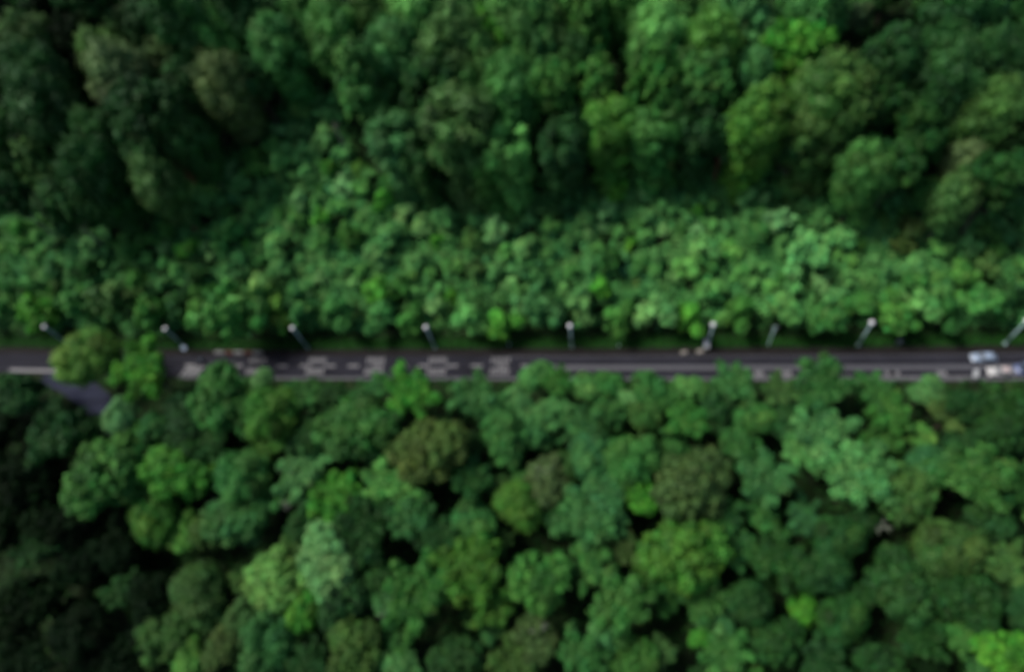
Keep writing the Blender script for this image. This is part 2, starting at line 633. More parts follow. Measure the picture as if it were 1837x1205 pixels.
def lobes_column(g, n):
    """a tree wrapped in creeper down to the ground: radius 1, height from -2.3 to 2.3"""
    out = [(0, 0, z, 0.5) for z in (-1.9, -1.2, -0.5, 0.2, 0.9)]
    k = len(out)
    tries = 0
    while len(out) < n and tries < 6000:
        tries += 1
        t = g.uniform(-1, 1)
        prof = 0.62 + 0.3 * smooth(-0.2, 0.55, t) - 0.25 * smooth(0.75, 1.0, t) + 0.1 * math.sin(t * 9 + g.uniform(-1, 1))
        a = g.uniform(0, 2 * math.pi)
        r = g.uniform(0.2, 0.36) * (1.0 if t > 0 else 0.85)
        rad = max(0.05, prof - r * 0.6) * g.uniform(0.75, 1.15)
        q = np.array([rad * math.cos(a), rad * math.sin(a), t * 2.1])
        if all(np.linalg.norm(q - np.array(o[:3])) > 0.5 * (r + o[3]) for o in out[k:]):
            out.append((q[0], q[1], q[2], r))
    return out


def lobes_spread(g, n):
    """open crown of finger-like sprays"""
    out = [(0, 0, -0.1, 0.4), (0.15, 0.1, 0.15, 0.28), (-0.15, -0.1, 0.1, 0.28)]
    k = int(g.integers(13, 18))
    for i in range(k):
        a = 2 * math.pi * i * 0.382 + g.uniform(-0.3, 0.3)
        e = g.uniform(0.0, 1.0)
        ln = g.uniform(0.7, 1.08)
        for s in np.linspace(0.4, 1.0, 4):
            r = 0.24 - 0.1 * s + g.uniform(-0.03, 0.04)
            w = g.uniform(-0.12, 0.12)
            out.append((math.cos(a + w) * ln * s * math.cos(e), math.sin(a + w) * ln * s * math.cos(e), ln * s * math.sin(e) * 0.65 + g.uniform(-.06, .06), r))
    return out


CROWNS = {'round': [], 'tall': [], 'column': [], 'spread': [], 'shrub': []}
for i in range(10):
    g = np.random.default_rng(100 + i)
    lob = lobes_round(g, 30 + 4 * i, 0.78 + 0.03 * i, 0.18 + 0.01 * i, 0.32) if i < 3 else lobes_cluster(g, 72 + 3 * i, 4 + i % 3, 0.85)
    CROWNS['round'].append(crown_mesh('crown_round', lob, 8000, 0.068, 200 + i))
for i in range(6):
    g = np.random.default_rng(300 + i)
    lob = lobes_tall(g, 46 + 3 * i) if i % 2 else [(x, y, z * 1.35, r) for x, y, z, r in lobes_cluster(g, 80, 5, 1.0)]
    CROWNS['tall'].append(crown_mesh('crown_tall', lob, 9000, 0.07, 400 + i))
for i in range(4):
    g = np.random.default_rng(500 + i)
    CROWNS['column'].append(crown_mesh('crown_column', lobes_column(g, 70), 8000, 0.1, 600 + i))
for i in range(4):
    g = np.random.default_rng(700 + i)
    CROWNS['spread'].append(crown_mesh('crown_spread', lobes_spread(g, 44), 5000, 0.08, 800 + i, 0.7, 0.66))
for i in range(8):
    g = np.random.default_rng(900 + i)
    CROWNS['shrub'].append(crown_mesh('crown_shrub', lobes_cluster(g, 16 + 2 * i, 3 + i % 2, 0.95), 1500, 0.14, 1000 + i, 0.6))


def trunk_mesh(seed, nlimb, first):
    """unit height, limbs reach 1 sideways (scaled by the crown radius) over a stem of radius 0.05"""
    g = np.random.default_rng(seed)
    bm = bmesh.new()
    bend = g.uniform(-0.06, 0.06, 2)
    pts = [(bend[0] * math.sin(t * 3) , bend[1] * math.sin(t * 2.5), t) for t in (-0.04, 0.02, 0.15, 0.35, 0.55, 0.75, 0.92)]
    bm_tube(bm, pts, [0.085, 0.065, 0.052, 0.046, 0.038, 0.026, 0.012], 9)
    for k in range(nlimb):
        z = first + (0.82 - first) * k / nlimb
        a = k * 2.4 + g.uniform(-0.4, 0.4)
        ln = g.uniform(0.45, 0.75) * (1.1 - z * 0.5)
        r = 0.026 * (1.15 - z)
        p0 = Vector((bend[0] * math.sin(z * 3), bend[1] * math.sin(z * 2.5), z))
        pts = [p0 + Vector((math.cos(a) * ln * s, math.sin(a) * ln * s, 0.2 * s * (0.6 + s * 0.5))) for s in (0, 0.35, 0.7, 1)]
        bm_tube(bm, pts, [r, r * 0.75, r * 0.5, r * 0.22], 6)
    return from_bm('trunk', bm, True)


TRUNKS = {}
for key in ('bark', 'bark_pale', 'bark_red'):
    L = []
    for i in range(3):
        me = trunk_mesh(40 + i, 7, 0.35); me.materials.append(MAT[key]); L.append(me)
    TRUNKS[key] = L
STEM = trunk_mesh(50, 5, 0.2); STEM.materials.append(MAT['bark'])

# ------------------------------------------------------------------ the trees of the photograph
HUES = {  # leaf colours, words
    'g': ((0.031, 0.118, 0.018), 'mid green'),
    'd': ((0.012, 0.057, 0.009), 'dark green'),
    'k': ((0.003, 0.012, 0.0025), 'darkened green'),  # darkening towards the frame corners, put into the leaf colour
    't': ((0.030, 0.120, 0.025), 'bluish green'),
    'l': ((0.064, 0.200, 0.044), 'light green'),
    'p': ((0.105, 0.255, 0.070), 'pale green'),
    'y': ((0.038, 0.122, 0.013), 'yellowish green'),
    'v': ((0.042, 0.180, 0.016), 'vivid green'),
    'w': ((0.088, 0.240, 0.040), 'lime green'),
    'q': ((0.078, 0.180, 0.024), 'yellowish green'),
    'o': ((0.036, 0.098, 0.018), 'olive green'),
    'b': ((0.042, 0.088, 0.018), 'olive brown'),
    'n': ((0.054, 0.100, 0.028), 'tan grey'),
}
# x, y, radius in pixels of the photograph, leaf colour, crown form, own label
LOWER = [
    (165, 630, 54, 'q', 'round', 'yellowish green tree overhanging the junction where the side road leaves'),
    (262, 664, 58, 'v', 'spread', 'vivid green tree between the side road and the hatched road patch'),
    (218, 745, 34, 'p', 'round', 'small pale green tree at the lower end of the side road'),
    (36, 712, 46, 'd', 'round', None), (98, 735, 28, 'd', 'spread', None), (168, 762, 30, 'd', 'round', None), (240, 775, 28, 'g', 'round', None), (-30, 728, 46, 'd', 'round', None),
    (395, 712, 62, 'g', 'round', None), (445, 745, 40, 'g', 'round', None), (468, 680, 22, 'p', 'round', 'small pale yellow-green treetop reaching over the white cross strips'),
    (488, 750, 58, 'y', 'round', None), (545, 715, 38, 't', 'round', None), (590, 715, 36, 'd', 'round', None),
    (640, 772, 74, 'g', 'round', None), (738, 705, 52, 'v', 'round', None), (672, 700, 34, 't', 'round', None),
    (772, 815, 74, 'b', 'round', 'big olive brown tree in the lower wood with bluish green neighbours'),
    (850, 710, 44, 't', 'round', None), (880, 735, 40, 't', 'round', None), (905, 780, 48, 't', 'round', None),
    (330, 745, 42, 'd', 'round', None), (330, 800, 38, 'd', 'round', None),
    (960, 675, 30, 'l', 'round', None), (1000, 688, 34, 'g', 'round', None), (1050, 694, 28, 'l', 'round', None),
    (1095, 690, 29, 'g', 'round', None), (1165, 696, 34, 'g', 'round', None), (1242, 694, 28, 'l', 'round', None),
    (1313, 690, 46, 't', 'round', None), (1398, 706, 36, 'o', 'round', None), (1475, 692, 54, 't', 'round', None),
    (1570, 708, 40, 'g', 'round', None), (1662, 700, 32, 'l', 'round', None), (1722, 732, 38, 'd', 'round', None),
    (1800, 738, 46, 'd', 'round', None), (1862, 740, 48, 'd', 'round', None),
    (932, 722, 30, 'l', 'round', None), (988, 742, 36, 'l', 'round', None), (1042, 768, 44, 't', 'round', None),
    (1090, 745, 36, 't', 'round', None), (1126, 712, 15, 'p', 'round', 'tiny pale treetop among the bluish saplings below the kerb'),
    (1158, 745, 32, 'o', 'round', None), (1232, 755, 46, 'g', 'round', None), (1290, 735, 38, 'd', 'round', None),
    (1350, 748, 38, 'g', 'round', None), (1420, 755, 40, 'd', 'round', None), (1200, 715, 30, 'g', 'round', None),
    (1240, 868, 74, 'b', 'round', 'broad golden olive-brown tree standing alone in green neighbours'),
    (1135, 825, 54, 'g', 'round', None), (1060, 815, 44, 't', 'round', None), (980, 862, 44, 'n', 'round', None),
    (1150, 890, 40, 'v', 'round', None), (1372, 865, 56, 't', 'round', None), (1325, 790, 38, 'g', 'round', None),
    (1472, 778, 58, 'l', 'spread', 'light green feathery tree, upper of two in the lower wood'),
    (1440, 810, 46, 'l', 'spread', None),
    (1530, 852, 74, 'l', 'spread', 'largest light green feathery tree in the lower wood'),
    (1592, 745, 46, 'g', 'round', None), (1652, 785, 28, 'w', 'round', 'small lime green tree bright against dark neighbours'),
    (1630, 885, 58, 'o', 'round', None), (1742, 858, 66, 'g', 'round', None), (1795, 770, 52, 'd', 'round', None),
    (1700, 745, 36, 'b', 'round', None), (1722, 800, 38, 'd', 'round', None), (1825, 870, 46, 'd', 'round', None),
    (1665, 835, 42, 't', 'round', None), (1580, 800, 40, 'g', 'round', None),
    (192, 858, 78, 'g', 'round', 'wide mid green tree with a full crown above the added gully'),
    (312, 838, 62, 'v', 'round', 'vivid green domed tree above the added gully'),
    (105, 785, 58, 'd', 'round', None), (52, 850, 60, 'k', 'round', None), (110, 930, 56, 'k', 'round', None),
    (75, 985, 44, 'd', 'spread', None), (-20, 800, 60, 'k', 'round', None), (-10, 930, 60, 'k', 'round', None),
    (440, 862, 58, 't', 'round', None), (425, 935, 60, 't', 'round', None), (475, 905, 46, 't', 'round', None),
    (548, 852, 54, 'l', 'spread', None), (598, 890, 52, 'v', 'spread', None), (702, 872, 52, 'l', 'round', None),
    (738, 930, 50, 't', 'round', None), (850, 936, 42, 't', 'round', 'neat bluish green dome tree beside a dark gap'),
    (660, 945, 58, 'd', 'round', None), (932, 905, 46, 'y', 'round', None), (845, 860, 50, 'd', 'round', None),
    (330, 952, 36, 'w', 'round', 'lime green tree at the edge of the gully, upper of two'),
    (280, 925, 50, 'y', 'round', None), (375, 945, 40, 'o', 'round', None), (560, 930, 44, 'd', 'round', None),
    (592, 1005, 66, 'p', 'round', 'bright light green tree with puffy lobes beside the yellowish one'),
    (494, 1040, 56, 'w', 'round', 'yellowish lime green tree with puffy lobes'),
    (548, 1098, 36, 'v', 'round', None),
    (362, 1065, 56, 'o', 'round', None), (275, 1085, 48, 'k', 'round', None), (225, 1060, 40, 'd', 'round', None),
    (300, 1138, 50, 'o', 'round', None), (342, 1182, 36, 'w', 'round', 'lime green tree at the edge of the gully, lower of two'),
    (440, 1100, 36, 'o', 'round', None), (482, 1158, 62, 't', 'round', None), (402, 1160, 40, 'b', 'round', None),
    (642, 1165, 58, 'o', 'round', None), (620, 1085, 50, 'd', 'round', None), (685, 1040, 44, 'd', 'round', None),
    (755, 1070, 72, 'g', 'round', None), (842, 1022, 66, 'y', 'round', None), (885, 1085, 48, 'y', 'round', None),
    (972, 1035, 62, 'g', 'round', None), (1045, 932, 56, 't', 'round', None), (1060, 1010, 44, 'g', 'round', None),
    (1118, 985, 34, 'b', 'round', None), (1228, 990, 78, 'y', 'round', 'large yellowish green tree with a stepped crown'),
    (1265, 1070, 48, 'g', 'round', None),
    (1328, 985, 42, 't', 'round', None), (1112, 1085, 64, 'g', 'spread', None), (1170, 1045, 36, 'g', 'spread', None),
    (960, 1150, 44, 'b', 'round', None), (1045, 1175, 50, 't', 'round', None), (1140, 1190, 44, 'g', 'round', None),
    (1182, 1170, 30, 'o', 'spread', None), (918, 1188, 44, 'o', 'round', None), (720, 1200, 42, 'l', 'round', None),
    (1256, 1142, 20, 'v', 'round', 'tiny vivid treetop glowing among dark lower trees'),
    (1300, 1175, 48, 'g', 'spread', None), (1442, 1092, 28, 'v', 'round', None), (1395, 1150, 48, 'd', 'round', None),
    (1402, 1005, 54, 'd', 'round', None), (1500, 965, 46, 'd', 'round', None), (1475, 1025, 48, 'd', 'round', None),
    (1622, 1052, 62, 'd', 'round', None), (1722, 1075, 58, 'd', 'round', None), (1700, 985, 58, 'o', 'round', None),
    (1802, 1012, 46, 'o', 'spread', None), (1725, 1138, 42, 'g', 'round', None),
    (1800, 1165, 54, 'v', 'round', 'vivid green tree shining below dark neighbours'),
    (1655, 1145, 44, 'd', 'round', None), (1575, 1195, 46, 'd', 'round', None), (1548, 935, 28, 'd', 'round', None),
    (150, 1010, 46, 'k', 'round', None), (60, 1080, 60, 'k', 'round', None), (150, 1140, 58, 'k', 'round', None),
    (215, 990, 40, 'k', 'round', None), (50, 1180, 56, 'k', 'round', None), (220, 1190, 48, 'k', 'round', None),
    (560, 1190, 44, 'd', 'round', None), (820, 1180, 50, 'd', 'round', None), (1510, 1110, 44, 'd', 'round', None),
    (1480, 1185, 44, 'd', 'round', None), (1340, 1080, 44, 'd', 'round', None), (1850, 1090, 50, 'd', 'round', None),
    (1770, 930, 44, 'd', 'round', None), (1440, 930, 40, 't', 'round', None), (1300, 930, 40, 'd', 'round', None),
    (690, 800, 40, 'd', 'round', None), (540, 790, 44, 'd', 'round', None), (385, 800, 40, 'd', 'round', None),
    (1085, 890, 46, 't', 'round', None), (1005, 930, 40, 'd', 'round', None), (790, 960, 44, 'd', 'round', None),
]
UPPER = [
    (75, 95, 44, 'o', 'tall', None), (82, 150, 46, 'g', 'tall', None), (92, 212, 52, 'd', 'tall', None),
    (170, 22, 44, 'd', 'tall', None), (340, 35, 62, 'g', 'tall', None), (270, 40, 42, 'g', 'tall', None), (430, 30, 50, 'g', 'tall', None),
    (314, 105, 34, 'n', 'tall', None), (398, 72, 44, 'v', 'tall', None), (222, 55, 30, 'o', 'tall', None),
    (196, 112, 36, 'o', 'tall', None), (232, 155, 48, 'n', 'tall', 'tan grey tree in the left arm of the tall wood above the scrub'),
    (268, 218, 66, 'g', 'tall', None), (402, 112, 30, 't', 'tall', None), (412, 168, 42, 'n', 'tall', None),
    (492, 45, 38, 'd', 'tall', None), (505, 100, 42, 't', 'tall', None), (455, 142, 36, 'd', 'tall', None),
    (562, 32, 42, 'g', 'tall', None), (604, 75, 46, 'g', 'tall', None), (540, 88, 34, 'd', 'tall', None),
    (656, 88, 24, 'b', 'tall', 'small brown dying treetop among tall green trees'),
    (712, 105, 44, 't', 'tall', None), (662, 162, 62, 'g', 'tall', None), (690, 15, 46, 'o', 'tall', None),
    (742, 42, 46, 'l', 'tall', None), (822, 22, 48, 't', 'tall', None), (822, 105, 56, 'o', 'tall', None),
    (875, 82, 44, 'v', 'tall', None), (935, 32, 56, 'l', 'tall', None), (962, 108, 44, 'l', 'tall', None),
    (782, 165, 50, 'd', 'tall', None), (868, 148, 46, 'g', 'tall', None), (920, 180, 52, 'g', 'tall', None), (985, 180, 50, 'g', 'tall', None),
    (722, 292, 42, 't', 'column', 'creeper-covered bluish green tree column at the scrub edge'),
    (832, 288, 56, 'o', 'column', 'thick olive tree column wrapped in creeper at the scrub edge'),
    (922, 312, 42, 'l', 'column', 'light green creeper column tree with two side arms'),
    (772, 325, 36, 'd', 'column', None), (880, 335, 34, 'g', 'column', None), (1012, 318, 40, 'd', 'column', None), (1172, 282, 42, 'g', 'column', None),
    (1245, 285, 38, 'd', 'column', None), (1335, 285, 42, 'y', 'column', None), (1455, 285, 46, 'o', 'column', None), 
    (1060, 42, 58, 'g', 'tall', None), (1130, 30, 46, 'g', 'tall', None), (1180, 85, 48, 'l', 'tall', None), (1270, 95, 46, 'y', 'tall', None),
    (1330, 38, 58, 'l', 'tall', None), (1250, 25, 40, 'g', 'tall', None), (1172, 152, 52, 'g', 'tall', None), (1252, 155, 48, 'g', 'tall', None),
    (1068, 150, 38, 'g', 'tall', None), (1074, 190, 26, 'o', 'tall', None),
    (1096, 275, 42, 'y', 'column', 'yellowish green creeper column tree at the scrub edge'),
    (1350, 140, 32, 't', 'tall', None), (1362, 230, 50, 'y', 'tall', None), (1432, 105, 52, 'v', 'tall', None),
    (1480, 200, 62, 'o', 'tall', None), (1452, 22, 52, 't', 'tall', None), (1532, 38, 26, 'n', 'tall', None),
    (1542, 142, 30, 'b', 'tall', 'small brown treetop beside a dark opening in the tall wood'),
    (1595, 112, 56, 't', 'tall', None), (1690, 105, 44, 'd', 'tall', None), (1690, 160, 52, 'g', 'tall', None),
    (1765, 130, 50, 'd', 'tall', None), (1715, 40, 58, 'd', 'tall', None), (1805, 50, 52, 'd', 'tall', None),
    (1706, 82, 18, 'n', 'tall', None), (1825, 175, 42, 'd', 'tall', None), (1765, 222, 48, 'o', 'tall', None),
    (1652, 240, 48, 'd', 'tall', None), (1545, 312, 42, 'g', 'tall', None), (1605, 300, 42, 'd', 'tall', None),
    (1725, 295, 28, 'n', 'tall', 'tan grey treetop standing out of the scrub'), (1710, 360, 34, 'o', 'tall', None), (1785, 330, 48, 'd', 'tall', None),
    (70, 300, 40, 'y', 'tall', None), (28, 262, 42, 'd', 'tall', None), (128, 245, 22, 'n', 'tall', None),
    (182, 250, 36, 'd', 'tall', None), (288, 335, 38, 'o', 'tall', None), (185, 325, 46, 'd', 'tall', None),
    (20, 60, 50, 'k', 'tall', None), (110, 30, 40, 'k', 'tall', None), (10, 170, 46, 'k', 'tall', None),
    (150, 90, 34, 'k', 'tall', None), (350, 170, 36, 'd', 'tall', None), (345, 260, 36, 'd', 'tall', None), 
    (1035, 110, 36, 'd', 'tall', None), (1020, 250, 36, 'd', 'tall', None), (1210, 215, 36, 'd', 'tall', None), (1295, 245, 34, 'd', 'tall', None),
    (1430, 260, 36, 'd', 'tall', None), (775, 230, 30, 'd', 'tall', None), 
    (1590, 190, 40, 'd', 'tall', None), (1640, 60, 36, 'k', 'tall', None), (1835, 260, 44, 'k', 'tall', None),
    (120, 380, 40, 'd', 'tall', None), (20, 350, 40, 'd', 'tall', None),
]
# young trees and bushes of the open slope, those that stand out
SCRUB = [
    (468, 510, 28, 'p', 'pale cream-green bush on the slope behind the second visible lamp'),
    (616, 332, 24, 'p', 'pale green bush at the foot of the tall wood near a pale trunk'),
    (165, 432, 34, 'l', None), (1310, 452, 27, 'w', 'lime yellow bush on the open slope'),
    (1527, 466, 15, 'w', 'small lime bush uphill of a street lamp'), (742, 496, 15, 'w', 'small yellow-lime bush on the slope uphill of the cross strips'),
    (1142, 508, 11, 'b', 'tiny tan brown bush on the slope'), (200, 535, 44, 'o', None), (1445, 455, 48, 'l', None),
    (425, 560, 60, 'g', None), (372, 545, 40, 'g', None), (490, 550, 42, 'y', None), (545, 555, 34, 't', None), (602, 560, 38, 't', None),
    (678, 566, 34, 't', None), (735, 570, 30, 'g', None), (838, 562, 40, 'l', None), (902, 575, 34, 'v', None), (970, 552, 42, 't', None),
    (1040, 545, 34, 'l', None), (1110, 565, 34, 'g', None), (1180, 560, 38, 'l', None), (1240, 570, 32, 'v', None), (1330, 560, 34, 'g', None),
    (1405, 552, 40, 'l', None), (1480, 570, 36, 'g', None), (1545, 545, 32, 'g', None), (1600, 560, 38, 'g', None), (1650, 550, 36, 'l', None),
    (1700, 560, 34, 'd', None), (1760, 545, 36, 't', None), (1815, 530, 34, 'd', None), (70, 565, 34, 'v', None), (140, 545, 34, 't', None),
    (25, 545, 36, 'g', None), (270, 560, 36, 'g', None), (320, 540, 30, 'd', None), (855, 485, 22, 'o', None), (405, 420, 36, 't', None),
    (1540, 390, 34, 'g', None), (1640, 410, 32, 'b', None), (1620, 440, 24, 'b', None), (1770, 480, 32, 'o', None),
    (1095, 470, 26, 'd', None), (560, 165, 30, 'l', None), (540, 195, 28, 'l', None), (585, 240, 26, 'p', None), (600, 175, 22, 'l', None), (490, 262, 24, 'l', None), (545, 270, 24, 'l', None), (455, 280, 22, 'g', None), (650, 340, 24, 'l', None), (592, 205, 24, 'l', None), (535, 235, 26, 'l', None), (572, 262, 22, 'p', None), (618, 275, 22, 'l', None),
    (500, 290, 24, 'l', None), (550, 305, 22, 'l', None), (592, 300, 20, 'v', None), (645, 305, 22, 'y', None), (462, 305, 24, 'g', None), (520, 268, 20, 'l', None), (430, 330, 24, 'l', None), (845, 430, 26, 'o', None), (350, 490, 28, 'd', None), (150, 480, 28, 'd', None),
]
SCRUB_EDGE = [(-150, 330), (0, 335), (100, 345), (230, 385), (330, 370), (400, 310), (480, 265), (520, 160), (600, 150), (640, 320), (700, 372),
              (800, 392), (980, 372), (1080, 335), (1200, 325), (1300, 330), (1450, 325), (1500, 285), (1560, 350), (1700, 430), (1840, 385), (2000, 380)]


def edge_v(u):
    for (a, va), (b, vb) in zip(SCRUB_EDGE, SCRUB_EDGE[1:]):
        if a <= u <= b:
            return va + (vb - va) * (u - a) / (b - a)
    return 360


SIDE_XY = np.array([[p[0], p[1]] for p in SIDE_P])
PLACED = []          # x, y, radius of every tree


def clear_of_road(x, y, r):
    d = y - road_y(x)
    if -3.6 < d < 5.6:
        return False
    return np.min(np.hypot(SIDE_XY[:, 0] - x, SIDE_XY[:, 1] - y)) > 3.1


ALL = []             # records for the labels


def plant(u, v, rpx, key, form, label, zone):
    r = rpx * 0.125
    for _ in range(4):                   # height and radius settle together
        if form == 'tall':
            hc = max(11.0, 1.25 * r + 8.5) if rpx > 20 else 12.0
        elif form == 'column':
            hc = r * 2.15
        elif form == 'shrub':
            hc = (1.25 if v > 525 else 0.95) * r + 0.5
        else:
            hc = 0.85 * r + (4.4 if rpx > 25 else 6.5)
        p, mpp = at(u, v, hc)
        r = rpx * mpp * {'shrub': 1.12 if v > 525 else 1.0, 'tall': 1.2, 'column': 1.05}.get(form, 1.04)
    x, y = p[0], p[1]
    return plant_at(x, y, r, hc, key, form, label, zone)


def plant_at(x, y, r, hc, key, form, label, zone, nudge=True):
    if nudge:
        for _ in range(30):              # a trunk cannot stand on the carriageway
            if clear_of_road(x, y, r):
                break
            d = y - road_y(x)
            if -3.6 < d < 5.6:
                y += 0.3 if d > 1 else -0.3
            else:
                i = int(np.argmin(np.hypot(SIDE_XY[:, 0] - x, SIDE_XY[:, 1] - y)))
                v = np.array([x, y]) - SIDE_XY[i]; v /= np.linalg.norm(v) + 1e-6
                x += v[0] * 0.4; y += v[1] * 0.4
    z = terrain(x, y)
    name = {'tall': 'tall_tree', 'column': 'creeper_tree', 'shrub': 'bush'}.get(form, 'broadleaf_tree' if r >= 4.05 or hc > 8.5 else 'small_tree')
    rec = dict(x=x, y=y, r=r, key=key, form=form, label=label, zone=zone, hc=hc)
    t = thing(name, label or '', 'bush' if form == 'shrub' else 'tree', (x, y, z), random.uniform(0, 6.28))
    me = random.choice(CROWNS[form])
    c = link('crown', me, None, t, (0, 0, hc))
    k = random.uniform(0.88, 1.13)
    s = random.uniform(0.93, 1.07)
    c.scale = (r * k, r / k, r * s * (1.25 if form == 'tall' else 1.0))
    base = HUES[key][0]
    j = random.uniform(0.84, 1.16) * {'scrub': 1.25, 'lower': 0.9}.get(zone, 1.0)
    c.color = (base[0] * j * random.uniform(0.92, 1.1), base[1] * j, base[2] * j * random.uniform(0.85, 1.2), 0.05 if key == 'k' else 0.16)  # near-black corner trees also lose gloss so they stay dark
    bark = 'bark'
    if form == 'tall':
        bark = random.choice(['bark', 'bark', 'bark', 'bark_pale', 'bark_red'])
    if form == 'shrub':
        w = link('stem', STEM, None, t)
        w.scale = (r * 0.8, r * 0.8, hc + r * 0.3)
    else:
        w = link('trunk', random.choice(TRUNKS[bark]), None, t)
        kz = {'tall': hc + r * 0.7, 'column': hc + r * 1.4}.get(form, hc + r * 0.3)
        w.scale = (r, r, kz)
    rec['obj'] = t
    ALL.append(rec)
    PLACED.append((x, y, r, form))
    return t


for (u, v, r, k, fm, lb) in LOWER:
    if fm == 'round' and lb is None and r > 30 and random.random() < 0.4:
        fm = 'spread'
    plant(u, v, r, k, fm, lb, 'lower')
for (u, v, r, k, fm, lb) in UPPER:
    if (u < 500 or u > 1570) and lb is None:       # flanks given darker leaves: fall-off towards the frame corners put into colour
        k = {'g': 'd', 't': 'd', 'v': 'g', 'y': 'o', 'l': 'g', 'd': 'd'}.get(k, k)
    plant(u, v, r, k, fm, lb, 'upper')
for (u, v, r, k, lb) in SCRUB:
    plant(u, v, r, k, 'shrub', lb, 'scrub')

# the rest of the young growth on the open slope
spots = [(a[0], a[1], a[2]) for a in SCRUB]
tries = 0
n_scrub = len(SCRUB)
while n_scrub < 300 and tries < 12000:
    tries += 1
    u = random.uniform(-60, 1900)
    e = edge_v(u)
    v = random.uniform(e - 5, 592)
    r = random.choice([14, 16, 19, 22, 25, 28, 32]) * (0.75 + 0.45 * (v - 300) / 300)
    if v + r > 598:
        continue
    if any(math.hypot(u - a, v - b) < 0.7 * (r + c) for a, b, c in spots):
        continue
    spots.append((u, v, r))
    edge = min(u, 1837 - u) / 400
    pool = 'gtlllllpplvl' if edge > 0.7 else 'ggttdllglllo'  # darker leaf mix near the frame sides imitates the edge fall-off
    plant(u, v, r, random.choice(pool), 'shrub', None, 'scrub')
    n_scrub += 1

# smaller trees filling the wood between the crowns
tries = n_und = 0
while n_und < 190 and tries < 40000:
    tries += 1
    u = random.uniform(-40, 1877); v = random.uniform(-30, 1240)
    if 560 < v < 730 or edge_v(u) - 10 < v < 640:
        continue
    low = v > 640
    r = random.uniform(2.0, 4.0)
    hc = 0.85 * r + random.uniform(2.5, 5)
    p, _m = at(u, v, hc)
    if any(math.hypot(p[0] - a, p[1] - b) < 0.44 * (r + c) for a, b, c, _f in PLACED) or not clear_of_road(p[0], p[1], r):
        continue
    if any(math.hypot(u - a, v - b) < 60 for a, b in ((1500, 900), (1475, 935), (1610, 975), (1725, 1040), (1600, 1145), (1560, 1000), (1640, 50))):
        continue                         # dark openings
    dark = (u < 420 and v > 780) or (u > 1420 and v > 930 and random.random() < 0.5)  # corners where the darkness is put into the leaf colour
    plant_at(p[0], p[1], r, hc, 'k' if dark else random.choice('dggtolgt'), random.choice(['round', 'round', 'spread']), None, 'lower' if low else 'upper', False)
    n_und += 1

# trees just beyond the frame, so that the wood goes on
tries = 0
n_out = 0
while n_out < 64 and tries < 9000:
    tries += 1
    x = random.uniform(-215, 150); y = random.uniform(-45, 215)
    form = 'tall' if y > 100 else 'round'
    r = random.uniform(4.5, 7.0)
    hc = r + 9.5 if form == 'tall' else 0.85 * r + 4.4
    z = terrain(x, y)
    u, v = project((x, y, z + hc))
    rp = r * 9.5
    if -rp * 0.8 < u < PW + rp * 0.8 and -rp * 0.8 < v < PH + rp * 0.8:
        continue
    if u < -420 or u > PW + 420 or v < -330 or v > PH + 420:
        continue
    d = y - road_y(x)
    if -9 < d < 10 or np.min(np.hypot(SIDE_XY[:, 0] - x, SIDE_XY[:, 1] - y)) < 7:
        continue
    if any(math.hypot(x - a, y - b) < 0.72 * (r + c) for a, b, c, _f in PLACED):
        continue
    plant_at(x, y, r, hc, random.choice('gdtdgoy'), form, None, 'upper' if d > 0 else 'lower', False)
    n_out += 1


# ------------------------------------------------------------------ undergrowth and verge grass: nobody could count it
def scatter(name, P, N, size, col, label, tint_sd=0.25):
    n = len(P)
    tint = np.clip(rng.normal(1, tint_sd, n), 0.45, 1.8)
    hue = rng.normal(0.5, 0.012, n)
    me = leaves_to_mesh(name, P, N, size, tint, hue)
    o = link(name, me, None)
    o.color = col + (0.08,)
    o['kind'] = 'stuff'
    o['label'] = label
    o['category'] = 'undergrowth'
    return o


def norm_rows(a):
    return a / np.linalg.norm(a, axis=1)[:, None]


def clumped(n, x0, x1, y0, y1, hmax, ok, lump=2.2):
    """points on low mounds over the terrain"""
    out, nor = [], []
    ph = rng.uniform(0, 6.28, 6)
    while len(out) < n:
        x = rng.uniform(x0, x1); y = rng.uniform(y0, y1)
        if not ok(x, y):
            continue
        m = 0.5 + 0.25 * math.sin(x / lump + ph[0]) * math.cos(y / lump * 1.2 + ph[1]) + 0.25 * math.sin(x / lump * 2.1 + y / lump + ph[2])
        out.append((x, y, terrain(x, y) + hmax * m * rng.uniform(0.55, 1.0)))
        nor.append((rng.normal() * 0.5, rng.normal() * 0.5, 1.0))
    return np.array(out), norm_rows(np.array(nor))


def off_road(x, y):
    d = y - road_y(x)
    return not (-3.7 < d < 7.2) and np.min(np.hypot(SIDE_XY[:, 0] - x, SIDE_XY[:, 1] - y)) > 3.3


P, N = clumped(100000, -190, 130, -20, 175, 1.8, off_road, 3.0)
scatter('undergrowth', P, N, 0.75, (0.01, 0.04, 0.007), 'dark leafy undergrowth covering the floor of the wood')


def on_slope(x, y):
    u, v = project((x, y, terrain(x, y)))
    return y - road_y(x) > 7 and v > edge_v(u) - 25


